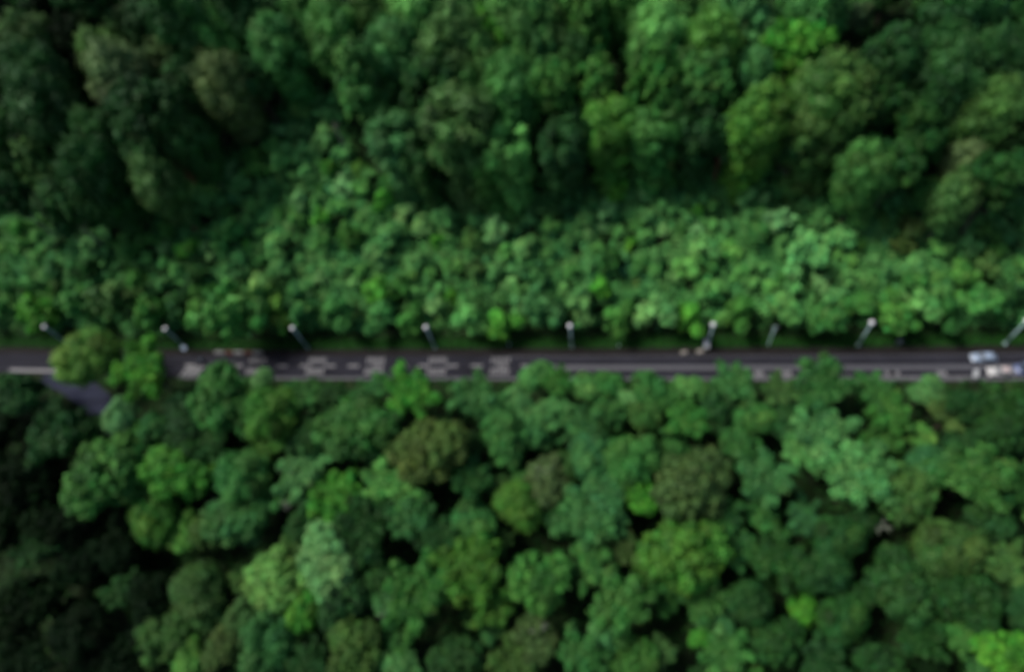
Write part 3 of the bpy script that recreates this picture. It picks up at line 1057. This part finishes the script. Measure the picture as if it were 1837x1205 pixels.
def carpet(name, n_lobes, per, col, label):
    """low leafy mounds, packed, as one mass"""
    lob = []
    while len(lob) < n_lobes:
        x = rng.uniform(-175, 112); y = rng.uniform(76, 132)
        if not on_slope(x, y):
            continue
        r = rng.uniform(0.9, 2.5)
        lob.append((x, y, terrain(x, y) + rng.uniform(-0.3, 0.9), r))
    lob = np.array(lob)
    lt = np.clip(rng.normal(1.0, 0.17, n_lobes), 0.6, 1.5)
    lh = rng.normal(0.5, 0.014, n_lobes)
    idx = np.repeat(np.arange(n_lobes), per)
    D = unit_dirs(len(idx), rng); D[:, 2] = np.abs(D[:, 2]) * 0.9 + 0.02
    P = lob[idx, :3] + D * (lob[idx, 3] * rng.uniform(0.8, 1.08, len(idx)))[:, None]
    N = norm_rows(D + rng.normal(size=D.shape) * 0.5 + np.array([0, 0, 0.2]))
    me = leaves_to_mesh(name, P, N, 0.42, lt[idx] * np.clip(rng.normal(1, 0.15, len(idx)), 0.6, 1.5), lh[idx] + rng.normal(0, 0.007, len(idx)))
    o = link(name, me, None)
    o.color = col + (0.16,)
    o['kind'] = 'stuff'; o['label'] = label; o['category'] = 'undergrowth'


carpet('creeper_foliage', 3600, 66, (0.066, 0.225, 0.052), 'tangled green creeper and weeds carpeting the open slope')


def on_verge(x, y):
    d = y - road_y(x)
    return 3.9 < d < 7.4 or (4.2 < d < 4.4)


gp, gn = [], []
while len(gp) < 16000:
    x = rng.uniform(-170, 115); d = 3.95 + 3.5 * rng.random() ** 0.8
    gp.append((x, road_y(x) + d, rng.uniform(0.06, 0.22))); gn.append((rng.normal() * 0.6, rng.normal() * 0.6, 0.8))
scatter('grass', np.array(gp), norm_rows(np.array(gn)), 0.3, (0.008, 0.045, 0.005), 'mown grass strip between gravel shoulder and bushes')['category'] = 'grass'


# ------------------------------------------------------------------ bare trunks and bare twigs
def snag(u, v, h, lean, bark, label):
    p, _ = at(u, v)
    g = np.random.default_rng(int(u))
    t = thing('dead_trunk', label, 'trunk', (p[0], p[1], terrain(p[0], p[1])))
    bm = bmesh.new()
    pts = [(lean[0] * s * h, lean[1] * s * h, s * h - 0.2) for s in (0, 0.3, 0.65, 1.0)]
    bm_tube(bm, pts, [0.42, 0.34, 0.27, 0.16], 9)
    st = link('trunk', from_bm('trunk', bm, True), MAT[bark], t)
    for k in range(4):
        z = h * (0.55 + 0.12 * k); a = k * 2.2
        q = Vector((lean[0] * z, lean[1] * z, z - 0.2))
        bm = bmesh.new()
        bm_tube(bm, [q, q + Vector((math.cos(a) * 0.7, math.sin(a) * 0.7, 0.5)), q + Vector((math.cos(a) * 1.3, math.sin(a) * 1.3, 1.2))], [0.1, 0.07, 0.03], 6)
        link('branch', from_bm('branch', bm, True), MAT[bark], t)


snag(166, 292, 6.5, (-0.25, 0.05), 'bark_red', 'leaning reddish bare trunk on the dark upper slope')
snag(408, 303, 3.5, (-0.1, 0.05), 'bark_red', 'short reddish bare trunk at the edge of the creeper slope')
snag(630, 290, 12.0, (0, 0), 'bark_pale', 'tall pale grey bare trunk beside the tongue of creeper')
snag(1242, 300, 5.0, (0, 0), 'bark_pale', 'short pale bare trunk under the tall wood')


def twigs(u, v):
    rec = min((r for r in ALL if r['zone'] == 'lower'), key=lambda r: math.hypot(*(np.array(project((r['x'], r['y'], terrain(r['x'], r['y']) + r['hc']))) - np.array([u, v]))))
    o = rec['obj']
    p, _ = at(u, v, rec['hc'] + rec['r'] * 0.45)
    g = np.random.default_rng(int(u + v))
    bm = bmesh.new()
    for k in range(16):
        a = g.uniform(0, 6.28); l_ = g.uniform(0.8, 1.9)
        d = Vector((math.cos(a) * 0.9, math.sin(a) * 0.9, g.uniform(0.15, 0.9))) * l_
        q = Vector((g.uniform(-.4, .4), g.uniform(-.4, .4), -0.6))
        bm_tube(bm, [q, q + d * 0.5 + Vector((0, 0, .15)), q + d], [0.09, 0.07, 0.04], 5)
    w = link('bare_twigs', from_bm('bare_twigs', bm, True), MAT['bark_pale'], o)
    w.matrix_world = Matrix.Translation(p)
    bpy.context.view_layer.update()
    M = Matrix.Translation(o.location) @ Matrix.Rotation(o.rotation_euler.z, 4, 'Z')
    w.matrix_parent_inverse = Matrix()
    w.matrix_basis = M.inverted() @ Matrix.Translation(p)


for uv in ((704, 1062), (692, 1098), (518, 838), (384, 898), (515, 905), (976, 845), (1583, 942), (1155, 1092), (968, 1128)):
    twigs(*uv)

# ------------------------------------------------------------------ street lamps
def make_lamp():
    t = thing('street_lamp', '', 'street lamp', group='street lamps along the verge')
    bm = bmesh.new(); bm_lathe(bm, [(0.34, -0.05), (0.34, 0.12), (0.27, 0.2), (0.25, 0.75), (0.22, 0.85)], 14)
    link('base', from_bm('base', bm), MAT['pole'], t)
    bm = bmesh.new(); bm_lathe(bm, [(0.22, 0.8), (0.2, 4), (0.17, 7.9), (0.12, 8.2)], 12)
    p = link('pole', from_bm('pole', bm, True), MAT['pole'], t)
    bm = bmesh.new(); bm_lathe(bm, [(0.21, 4.2), (0.23, 4.24), (0.23, 4.34), (0.21, 4.38)], 12)
    link('band', from_bm('band', bm), MAT['grey_metal'], p)
    bm = bmesh.new(); bm_lathe(bm, [(0.12, 8.18), (0.18, 8.22), (0.36, 8.3), (0.48, 8.4), (0.48, 8.46), (0.45, 8.56), (0.32, 8.72), (0.16, 8.82), (0.04, 8.85)], 24)
    h = link('lamp_head', from_bm('lamp_head', bm, True), MAT['lamp_white'], t)
    bm = bmesh.new(); bm_lathe(bm, [(0.49, 8.4), (0.51, 8.42), (0.51, 8.45), (0.49, 8.47)], 24)
    link('rim', from_bm('rim', bm), MAT['grey_metal'], h)
    return t


lamp0 = make_lamp()
LAMPS = [(None, -127.0, 'street lamp beyond the junction, farthest from the parked barriers and vehicles'),
         (335, 620, 'street lamp nearest the round pale blue sign'),
         (553, 622, 'street lamp next after the red and white barriers'),
         (780, 626, 'street lamp facing the white cross strips painted mid road'),
         (1026, 624, 'street lamp between two short marker posts'),
         (1270, 622, 'street lamp with a white sign board at its foot'),
         (1540, 620, 'street lamp between the headless pole and the grey cabinet'),
         (1802, 614, 'street lamp across the road from the white car and blue van')]
for i, (u, v, lb) in enumerate(LAMPS):
    o = lamp0 if i == 0 else copy_tree(lamp0)
    if u is None:
        x, y = v, road_y(v) + 4.9
    else:
        p, _ = at(u, v); x, y = p[0], road_y(p[0]) + 4.55
    o.location = (x, y, 0.0)
    o.rotation_euler = (random.uniform(-0.01, 0.01), random.uniform(-0.01, 0.01), random.uniform(0, 6))
    o['label'] = lb

# pole whose top is lost in the leaves
p, _ = at(1379, 627)
t = thing('utility_pole', 'grey-green pole without a lamp, its top lost in the leaves', 'pole', (p[0], road_y(p[0]) + 4.6, 0))
bm = bmesh.new(); bm_lathe(bm, [(0.17, -0.05), (0.16, 0.4), (0.13, 4.0), (0.11, 7.4)], 12)
link('pole', from_bm('pole', bm, True), MAT['pole'], t)
bm = bmesh.new(); bm_box(bm, (0, 0, 7.0), (1.3, 0.1, 0.12), 0.01)
link('crossarm', from_bm('crossarm', bm), MAT['grey_metal'], t)
for s in (-0.55, 0.55):
    bm = bmesh.new(); bm_lathe(bm, [(0.05, 7.05), (0.08, 7.1), (0.05, 7.16), (0.08, 7.22), (0.03, 7.3)], 10, (s, 0, 0))
    link('insulator', from_bm('insulator', bm), MAT['white_plastic'], t)


# ------------------------------------------------------------------ signs, posts, blocks, barriers
def sign_round(u, v, label):
    p, _ = at(u, v)
    t = thing('road_sign', label, 'sign', (p[0], p[1], 0.0))
    bm = bmesh.new(); bm_tube(bm, [(0, 0.05, -0.05), (0, 0.05, 2.5)], [0.045, 0.045], 10)
    link('post', from_bm('post', bm, True), MAT['grey_metal'], t)
    bm = bmesh.new(); bm_lathe(bm, [(0.0001, -0.02), (0.6, -0.02), (0.62, 0.0), (0.6, 0.02), (0.0001, 0.02)], 28)
    bmesh.ops.rotate(bm, verts=bm.verts, cent=(0, 0, 0), matrix=Matrix.Rotation(math.radians(58), 3, 'X'))
    f = link('sign_face', from_bm('sign_face', bm), MAT['sign_blue'], t, (0, 0, 2.3))
    return t


sign_round(339, 633, 'round pale blue sign at the road edge by the junction')


def sign_panel(u, v, label, w, h, z0, mat):
    p, _ = at(u, v)
    t = thing('road_sign', label, 'sign', (p[0], p[1], terrain(p[0], p[1])))
    for s in (-w * 0.3, w * 0.3):
        bm = bmesh.new(); bm_tube(bm, [(s, 0.06, -0.1), (s, 0.06, z0 + h * 0.5)], [0.04, 0.04], 8)
        link('post', from_bm('post', bm, True), MAT['grey_metal'], t)
    bm = bmesh.new(); bm_box(bm, (0, 0, 0), (w, 0.05, h), 0.012)
    f = link('sign_face', from_bm('sign_face', bm), mat, t, (0, -0.05, z0 + h / 2))
    f.rotation_euler.x = -math.radians(42)          # sign face leaned back to catch more light and look brighter
    bm = bmesh.new()
    for s in (-1, 1):
        bm_box(bm, (s * (w / 2 + 0.02), 0, 0), (0.05, 0.08, h + 0.1))
        bm_box(bm, (0, 0, s * (h / 2 + 0.025)), (w - 0.012, 0.076, 0.05))
    link('frame', from_bm('frame', bm), MAT['grey_metal'], f)
    return t


sign_panel(1266, 624, 'white sign board tilted skyward at the foot of a street lamp', 1.1, 1.8, 0.9, MAT['sign_white'])
sign_panel(1742, 678, 'white tilted board by the kerb in front of the white car', 0.9, 1.6, 1.2, MAT['sign_white'])


def marker_post(u, v, label, w=0.28, h=1.3):
    p, _ = at(u, v)
    t = thing('marker_post', label, 'post', (p[0], p[1], 0.0))
    bm = bmesh.new(); bm_lathe(bm, [(w * 0.55, -0.05), (w * 0.5, 0.1), (w * 0.42, h * 0.85), (w * 0.3, h * 0.97), (0.02, h)], 12)
    b = link('post', from_bm('post', bm, True), MAT['pole'], t)
    bm = bmesh.new(); bm_lathe(bm, [(w * 0.46, h * 0.66), (w * 0.47, h * 0.67), (w * 0.46, h * 0.76), (w * 0.45, h * 0.77)], 12)
    link('reflector_band', from_bm('reflector_band', bm), MAT['sign_white'], b)


marker_post(914, 620, 'short green-grey marker post in the grass, cross strips side')
marker_post(1110, 622, 'short green-grey marker post in the grass, sign board side')

p, _ = at(1611, 617)
t = thing('roadside_cabinet', 'small grey cabinet in the grass between two street lamps', 'cabinet', (p[0], p[1], 0))
link('plinth', box_mesh('plinth', (1.0, 0.6, 0.3), 0.02, (0, 0, 0.05)), MAT['concrete'], t)
b = link('cabinet_body', box_mesh('cabinet_body', (0.9, 0.5, 1.1), 0.03, (0, 0, 0.752)), MAT['grey_metal'], t)
link('door', box_mesh('door', (0.74, 0.02, 0.9), 0.008, (0, -0.262, 0.76)), MAT['grey_metal'], b)
link('roof', box_mesh('roof', (1.0, 0.6, 0.06), 0.015, (0, 0, 1.335)), MAT['grey_metal'], b)


def stone_block(u, v, s, label, seed):
    p, _ = at(u, v)
    g = random.Random(seed)
    bm = bmesh.new()
    bm_box(bm, (0, 0, s[2] / 2 - 0.05), s)
    bmesh.ops.subdivide_edges(bm, edges=bm.edges[:], cuts=3, use_grid_fill=True)
    for w in bm.verts:
        w.co += Vector([g.uniform(-0.06, 0.06) for _ in range(3)])
        w.co.x *= 1 - 0.18 * max(0, w.co.z / s[2]); w.co.y *= 1 - 0.18 * max(0, w.co.z / s[2])
    o = link('stone_block', from_bm('stone_block', bm), MAT['stone'], None, (p[0], p[1], 0.03))
    o.rotation_euler.z = g.uniform(-0.3, 0.3)
    tag(o, label, 'stone', 'stone blocks on the shoulder')


stone_block(1227, 634, (1.2, 0.8, 0.65), 'pale stone block on the gravel, greyer of the pair', 3)
stone_block(1256, 633, (1.35, 0.9, 0.85), 'pale stone block on the gravel, larger one by the sign board', 5)


def barrier(u, L, mat, label, name):
    p, _ = at(u, 636)
    t = thing(name, label, 'barrier', (p[0], road_y(p[0]) + 3.15, 0.0), 0, 'barriers along the shoulder')
    prof = [(-0.3, 0.02), (0.3, 0.02), (0.3, 0.2), (0.17, 0.4), (0.12, 0.85), (-0.12, 0.85), (-0.17, 0.4), (-0.3, 0.2)]
    bm = bmesh.new()
    A = [bm.verts.new((-L / 2, y, z)) for y, z in prof]; B = [bm.verts.new((L / 2, y, z)) for y, z in prof]
    n = len(prof)
    for i in range(n):
        bm.faces.new((A[i], A[(i + 1) % n], B[(i + 1) % n], B[i]))
    bm.faces.new(A[::-1]); bm.faces.new(B)
    bmesh.ops.bevel(bm, geom=bm.edges[:], offset=0.02, segments=1, affect='EDGES')
    b = link('barrier_body', from_bm('barrier_body', bm), mat, t)
    for s in (-L * 0.28, L * 0.28):
        bm = bmesh.new(); bm_lathe(bm, [(0.07, 0.845), (0.07, 0.9), (0.05, 0.91)], 10, (s, 0, 0))
        link('filler_cap', from_bm('filler_cap', bm), MAT['black_plastic'], b)


for u, lb in ((395, 'end one by the junction'), (429, 'middle one between red barriers'), (463, 'end one away from the junction')):
    barrier(u, 2.3, MAT['white_plastic'], 'white plastic road barrier on the shoulder, ' + lb, 'road_barrier')
for u, lb in ((412, 'junction side'), (446, 'lamp side')):
    barrier(u, 1.35, MAT['red_plastic'], 'short dull red road barrier between white ones, ' + lb, 'road_barrier')


# ------------------------------------------------------------------ vehicles
def loft(name, secs, mat, parent):
    """closed sections (lists of points) joined along their order"""
    bm = bmesh.new()
    R = [[bm.verts.new(p) for p in s] for s in secs]
    n = len(R[0])
    for a, b in zip(R, R[1:]):
        for i in range(n):
            bm.faces.new((a[i], a[(i + 1) % n], b[(i + 1) % n], b[i]))
    bm.faces.new(R[0][::-1]); bm.faces.new(R[-1])
    return link(name, from_bm(name, bm, True), mat, parent)


def wheel_meshes(r, w):
    bm = bmesh.new()
    bm_lathe(bm, [(r * 0.6, -w / 2), (r * 0.93, -w / 2), (r, -w * 0.32), (r, w * 0.32), (r * 0.93, w / 2), (r * 0.6, w / 2)], 22)
    bmesh.ops.rotate(bm, verts=bm.verts, cent=(0, 0, 0), matrix=Matrix.Rotation(math.pi / 2, 3, 'X'))
    ty = from_bm('tyre', bm, True); ty.materials.append(MAT['rubber'])
    bm = bmesh.new()
    bm_lathe(bm, [(0.04, -w / 2 - 0.012), (r * 0.15, -w / 2 - 0.015), (r * 0.55, -w / 2 + 0.015), (r * 0.62, -w / 2 - 0.004), (r * 0.62, w / 2 + 0.004), (0.04, w / 2 + 0.01)], 22)
    bmesh.ops.rotate(bm, verts=bm.verts, cent=(0, 0, 0), matrix=Matrix.Rotation(math.pi / 2, 3, 'X'))
    ri = from_bm('rim', bm); ri.materials.append(MAT['rim'])
    return ty, ri


def make_car(name, label, paint, roofmat, loc, rz, L=4.3, W=1.76, H=1.48, van=False):
    """front towards -x"""
    t = thing(name, label, 'van' if van else 'car', loc, rz)
    h = L / 2

    def sec(x, w, z0, z1, zs):
        return [(x, -w * 0.9, z0), (x, -w, z0 + 0.18), (x, -w, zs), (x, -w * 0.86, z1), (x, w * 0.86, z1), (x, w, zs), (x, w, z0 + 0.18), (x, w * 0.9, z0)]
    w = W / 2
    if van:
        secs = [sec(-h, w * .86, .38, .86, .7), sec(-h + .2, w * .96, .3, 1.0, .85), sec(-h + .75, w, .28, 1.15, 1.0), sec(0, w, .28, 1.18, 1.05),
                sec(h - .3, w, .28, 1.18, 1.05), sec(h, w * .96, .36, 1.15, 1.0)]
    else:
        secs = [sec(-h, w * .78, .36, .62, .5), sec(-h + .18, w * .93, .26, .74, .6), sec(-h + .75, w, .24, .86, .7), sec(-h + 1.35, w, .24, .94, .76),
                sec(.3, w, .24, .96, .78), sec(h - .6, w, .26, .95, .78), sec(h - .12, w * .95, .3, .9, .74), sec(h, w * .85, .4, .8, .66)]
    body = loft('body', secs, paint, t)
    # cabin: base ring and roof ring
    if van:
        b0, b1, r0, r1, zb = -h + .72, h - .02, -h + 1.35, h - .1, 1.15
    else:
        b0, b1, r0, r1, zb = -h + 1.3, h - .3, -h + 2.05, h - .85, .92
    wb, wr = w * .93, w * .76
    if van:
        wr = w * .88
    bm = bmesh.new()
    lo = [bm.verts.new(p) for p in ((b0, -wb, zb), (b1, -wb, zb), (b1, wb, zb), (b0, wb, zb))]
    hi = [bm.verts.new(p) for p in ((r0, -wr, H - .05), (r1, -wr, H - .05), (r1, wr, H - .05), (r0, wr, H - .05))]
    for i in range(4):
        bm.faces.new((lo[i], lo[(i + 1) % 4], hi[(i + 1) % 4], hi[i]))
    bm.faces.new(lo[::-1]); bm.faces.new(hi)
    bmesh.ops.bevel(bm, geom=bm.edges[:], offset=0.06, segments=2, affect='EDGES')
    cabin = link('cabin', from_bm('cabin', bm, True), paint, t)
    bm = bmesh.new(); bm_box(bm, ((r0 + r1) / 2, 0, H - .03), (r1 - r0 - .1, 2 * wr - .1, .07), .03)
    link('roof', from_bm('roof', bm, True), roofmat, t)

    def pane(nm, q):
        c = sum((Vector(a) for a in q), Vector()) / 4
        n = (Vector(q[1]) - Vector(q[0])).cross(Vector(q[3]) - Vector(q[0])).normalized()
        ctr = Vector(((b0 + b1) / 2, 0, zb))
        if n.dot(c - ctr) < 0:
            n = -n
        a = [Vector(p) + n * .012 for p in q]; d = [Vector(p) - n * .02 for p in q]
        me = mesh_from(nm, a + d, [(0, 1, 2, 3), (7, 6, 5, 4), (0, 4, 5, 1), (1, 5, 6, 2), (2, 6, 7, 3), (3, 7, 4, 0)])
        return link(nm, me, MAT['glass'], cabin)

    def mixp(a, b, s):
        return [a[i] * (1 - s) + b[i] * s for i in range(3)]

    def quad(p00, p10, p11, p01, m0=.08, m1=.9, e=.08):
        f = lambda s, q: mixp(mixp(p00, p10, s), mixp(p01, p11, s), q)
        return [f(e, m0), f(1 - e, m0), f(1 - e, m1), f(e, m1)]
    zr = H - .05
    pane('windscreen', quad((b0, -wb, zb), (b0, wb, zb), (r0, wr, zr), (r0, -wr, zr)))
    if not van:
        pane('rear_window', quad((b1, -wb, zb), (b1, wb, zb), (r1, wr, zr), (r1, -wr, zr), .15))
    for s in (-1, 1):
        m = 0.48
        xb, xr = b0 + (b1 - b0) * m, r0 + (r1 - r0) * (m - .05)
        pane('side_window', quad((b0, s * wb, zb), (xb, s * wb, zb), (xr, s * wr, zr), (r0, s * wr, zr), .1, .86, .09))
        if not van:
            pane('side_window', quad((xb, s * wb, zb), (b1, s * wb, zb), (r1, s * wr, zr), (xr, s * wr, zr), .1, .86, .09))
        link('mirror', box_mesh('mirror', (.12, .2, .13), .03, (b0 + .45, s * (w + .05), zb + .08)), paint, t)
        hz = .78 if van else .62
        link('headlight', box_mesh('headlight', (.14, .36, .13), .04, (-h + .09, s * w * .66, hz)), MAT['head_lamp'], t)
        link('tail_light', box_mesh('tail_light', (.08, .22, .2), .02, (h - .05, s * w * .74, hz + .1)), MAT['tail_lamp'], t)
        link('sill', box_mesh('sill', (L * .5, .05, .1), .02, (0, s * w * .97, .27)), MAT['black_plastic'], t)
    link('bumper', box_mesh('bumper', (.18, W * .84, .2), .05, (-h + .03, 0, .42)), MAT['black_plastic'] if van else paint, t)
    link('bumper', box_mesh('bumper', (.16, W * .84, .2), .05, (h - .02, 0, .45)), MAT['black_plastic'] if van else paint, t)
    link('number_plate', box_mesh('number_plate', (.02, .5, .11), .004, (-h - .07, 0, .44)), MAT['plate'], t)
    r = .36 if van else .32
    ty, ri = wheel_meshes(r, .2)
    for sx in (-h + .8, h - .8):
        for s in (-1, 1):
            wh = link('wheel', ty, None, t, (sx, s * (w - .09), r))
            link('rim', ri, None, wh)
    return t


ZR = 0.052
p, _ = at(1763, 648)
make_car('car', 'pale blue hatchback in the far lane beside the white car', MAT['paint_blue_pale'], MAT['paint_blue_pale'], (p[0], road_y(p[0]) + 1.25, ZR), 0.012)
p, _ = at(1793, 671)
make_car('car', 'white car with beige roof queueing ahead of the blue van', MAT['paint_white'], MAT['roof_pink'], (p[0], road_y(p[0]) - 1.75, ZR), 0.01)
p, _ = at(1838, 668)
make_car('delivery_van', 'blue van with pale roof close behind the white car', MAT['paint_blue'], MAT['roof_pale'], (p[0] + 0.75, road_y(p[0]) - 1.45, ZR), 0.012, 5.4, 2.05, 2.5, True)

# scooter and its rider
p, _ = at(364, 650)
SX, SY = p[0], road_y(p[0]) + 0.95
t = thing('motor_scooter', 'dark motor scooter riding past the road barriers', 'scooter', (SX, SY, ZR), 0.0)
ty, ri = wheel_meshes(.25, .11)
for sx in (-.66, .62):
    wh = link('wheel', ty, None, t, (sx, 0, .25)); link('rim', ri, None, wh)


def ring(x, w, z0, z1):
    zm = (z0 + z1) / 2
    return [(x, -w, zm), (x, -w * .7, z0), (x, w * .7, z0), (x, w, zm), (x, w * .7, z1), (x, -w * .7, z1)]


loft('body', [ring(.92, .05, .5, .6), ring(.7, .15, .4, .74), ring(.3, .19, .28, .74), ring(.05, .17, .26, .66), ring(-.05, .16, .25, .4), ring(-.38, .16, .26, .36), ring(-.46, .1, .28, .4)], MAT['scooter_paint'], t)
loft('leg_shield', [[(-.42, -.2, .3), (-.42, .2, .3), (-.48, .2, .3), (-.48, -.2, .3)], [(-.44, -.22, .6), (-.44, .22, .6), (-.52, .18, .6), (-.52, -.18, .6)], [(-.36, -.12, .95), (-.36, .12, .95), (-.42, .1, .95), (-.42, -.1, .95)]], MAT['scooter_paint'], t)
loft('seat', [ring(.75, .1, .74, .82), ring(.45, .15, .735, .83), ring(.1, .12, .7, .78)], MAT['black_plastic'], t)
bm = bmesh.new(); bm_tube(bm, [(-.3, -.34, 1.02), (-.38, -.1, 1.0), (-.38, .1, 1.0), (-.3, .34, 1.02)], [.02, .018, .018, .02], 8)
link('handlebar', from_bm('handlebar', bm, True), MAT['black_plastic'], t)
bm = bmesh.new()
for s in (-.06, .06):
    bm_tube(bm, [(-.66, s, .25), (-.5, s, .75), (-.4, s * .5, .98)], [.022, .022, .022], 8)
link('fork', from_bm('fork', bm, True), MAT['grey_metal'], t)
link('headlight', box_mesh('headlight', (.08, .18, .12), .03, (-.47, 0, .86)), MAT['head_lamp'], t)
loft('mudguard', [[(-.9, -.07, .3), (-.9, .07, .3), (-.92, .07, .32), (-.92, -.07, .32)], [(-.66, -.08, .53), (-.66, .08, .53), (-.66, .08, .56), (-.66, -.08, .56)], [(-.43, -.07, .35), (-.43, .07, .35), (-.4, .07, .37), (-.4, -.07, .37)]], MAT['scooter_paint'], t)


def skinned(name, joints, edges, radii, mat, root=0, sub=2):
    me = bpy.data.meshes.new(name)
    me.from_pydata(joints, edges, [])
    o = bpy.data.objects.new(name, me); COL.objects.link(o)
    m = o.modifiers.new('skin', 'SKIN')
    for i, sv in enumerate(me.skin_vertices[0].data):
        sv.radius = (radii[i], radii[i]); sv.use_root = (i == root)
    s = o.modifiers.new('sub', 'SUBSURF'); s.levels = sub; s.render_levels = sub
    dg = bpy.context.evaluated_depsgraph_get()
    out = bpy.data.meshes.new_from_object(o.evaluated_get(dg))
    bpy.data.objects.remove(o)
    out.polygons.foreach_set('use_smooth', [True] * len(out.polygons))
    out.materials.clear(); out.materials.append(mat)
    return out


J = [(.28, 0, .92), (.25, 0, 1.12), (.2, 0, 1.32), (.17, 0, 1.42), (.13, 0, 1.5), (.11, 0, 1.62)]
E_ = [(0, 1), (1, 2), (2, 3), (3, 4), (4, 5)]
Rd = [.15, .14, .16, .09, .065, .1]
for s in (-1, 1):
    b = len(J)
    J += [(.19, s * .19, 1.37), (.02, s * .26, 1.17), (-.2, s * .3, 1.05), (-.3, s * .31, 1.035)]
    E_ += [(2, b), (b, b + 1), (b + 1, b + 2), (b + 2, b + 3)]
    Rd += [.075, .055, .042, .045]
    b = len(J)
    J += [(.24, s * .11, .86), (-.12, s * .17, .8), (-.2, s * .16, .45), (-.34, s * .16, .42)]
    E_ += [(0, b), (b, b + 1), (b + 1, b + 2), (b + 2, b + 3)]
    Rd += [.11, .085, .06, .045]
me = skinned('person_body', J, E_, Rd, MAT['shirt'])
me.materials.append(MAT['trousers'])
for q in me.polygons:
    c = q.center
    if c.z < .93 and abs(c.x) < .6:
        q.material_index = 1
rider = thing('person', 'person in a pale blue shirt and dark helmet riding the scooter', 'person', (SX, SY, ZR))
link('body', me, None, rider)
bm = bmesh.new(); bmesh.ops.create_uvsphere(bm, u_segments=18, v_segments=12, radius=.145)
for w in bm.verts:
    w.co.x *= 1.12
    if w.co.z < -.08:
        w.co.z = -.08 + (w.co.z + .08) * .3
hm = link('helmet', from_bm('helmet', bm, True), MAT['helmet'], rider, (.1, 0, 1.67))
link('visor', box_mesh('visor', (.03, .2, .09), .01, (-.145, 0, .0)), MAT['glass'], hm)

# ------------------------------------------------------------------ labels of the trees: look first, then a neighbour that is easy to find
GROUPS = {'lower': 'trees in the wood below the road', 'upper': 'tall trees in the wood above the scrub', 'scrub': 'bushes and saplings on the open slope'}
MARKS = [(rec['x'], rec['y'], rec['r'], rec['label']) for rec in ALL if rec['label']]
SHORT = {'yellowish green tree overhanging': 'the junction tree', 'vivid green tree between': 'the hatched road patch', 'small pale green tree at the lower': 'the side road end',
         'small pale yellow-green treetop': 'the pale treetop by the cross strips', 'big olive brown': 'the big olive brown tree', 'tiny pale treetop among': 'the tiny pale treetop',
         'broad golden': 'the golden olive-brown tree', 'light green feathery tree, upper': 'the upper feathery tree', 'largest light green': 'the largest feathery tree',
         'small lime green tree bright': 'the small lime tree', 'wide mid green': 'the wide full-crowned tree', 'vivid green domed': 'the vivid domed tree', 'neat bluish': 'the neat bluish dome tree',
         'lime green tree at the edge of the gully, upper': 'the upper lime added-gully tree', 'bright light green tree with': 'the bright puffy tree', 'yellowish lime green': 'the puffy lime tree',
         'lime green tree at the edge of the gully, lower': 'the lower lime added-gully tree', 'large yellowish green tree with a stepped': 'the stepped yellowish tree', 'tiny vivid treetop': 'the tiny vivid treetop',
         'vivid green tree shining': 'the shining vivid tree', 'tan grey tree in the left arm': 'the tan grey tree', 'small brown dying': 'the brown dying treetop', 'creeper-covered bluish': 'the bluish creeper column',
         'thick olive tree': 'the thick olive column', 'light green creeper column': 'the light creeper column', 'yellowish green creeper': 'the yellowish creeper column',
         'small brown treetop beside': 'the small brown treetop', 'tan grey treetop standing': 'the tan grey treetop', 'pale cream-green': 'the pale cream-green bush', 'pale green bush at the foot': 'the pale bush under the tall wood',
         'lime yellow bush': 'the lime yellow bush', 'small lime bush': 'the small lime bush', 'small yellow-lime': 'the yellow-lime bush', 'tiny tan brown': 'the tiny tan bush'}
LM = []
for (x, y, r, lb) in MARKS:
    for k, s in SHORT.items():
        if lb.startswith(k):
            LM.append((x, y, r, s))
LAMPNAMES = ['the lamp beyond the junction', 'the lamp by the round sign', 'the lamp after the barriers', 'the lamp facing the cross strips', 'the lamp between marker posts',
             'the lamp with the white board', 'the lamp by the grey cabinet', 'the lamp opposite the van']
lamps = sorted([o for o in COL.objects if o.name.startswith('street_lamp')], key=lambda o: o.location.x)
for o, s in zip(lamps, LAMPNAMES):
    LM.append((o.location.x, o.location.y, 1.0, s))
for rec in ALL:
    o = rec['obj']
    o['group'] = GROUPS[rec['zone']]
    o.name = o.name
    if rec['label']:
        continue
    r = rec['r']
    hue = HUES[rec['key']][1]
    if rec['form'] == 'shrub':
        size = 'small' if r < 1.9 else ('large' if r > 3.3 else 'middling')
        noun = 'bush'
        where = 'on the open slope'
    else:
        size = 'small' if r < 4.0 else ('large' if r > 6.0 else 'middling')
        noun = {'round': 'round-crowned tree', 'spread': 'loose feathery tree', 'tall': 'tall tree', 'column': 'creeper tree'}[rec['form']]
        where = 'in the wood below the road' if rec['zone'] == 'lower' else 'in the tall wood above the slope'
    best = None
    for (x, y, lr, s) in LM:
        dx, dy = rec['x'] - x, rec['y'] - y
        dist = math.hypot(dx, dy)
        if dist < 45 and (best is None or dist < best[0]):
            side_ = 'uphill of' if dy > abs(dx) else ('downhill of' if dy < -abs(dx) else 'beside')
            if dist > r + lr + 4:
                side_ = 'well ' + side_ if side_ != 'beside' else 'along the slope from'
            if dist > 22:
                side_ = side_.replace('well ', 'far ').replace('along', 'far along')
            if rec['zone'] == 'lower' and s.startswith('the lamp'):
                side_ = 'across the road from'
            best = (dist, side_ + ' ' + s)
    lb = f"{size} {hue} {noun} {best[1] if best else where}"
    o['label'] = lb if len(lb.split()) <= 16 else lb.replace('round-crowned ', '').replace('middling ', '').replace('loose feathery ', 'feathery ')
    if len(o['label'].split()) > 16:
        o['label'] = f"{size} {hue} {noun} {where}"
print('trees', len(ALL), 'tris', sum(len(m.polygons) for m in bpy.data.meshes))
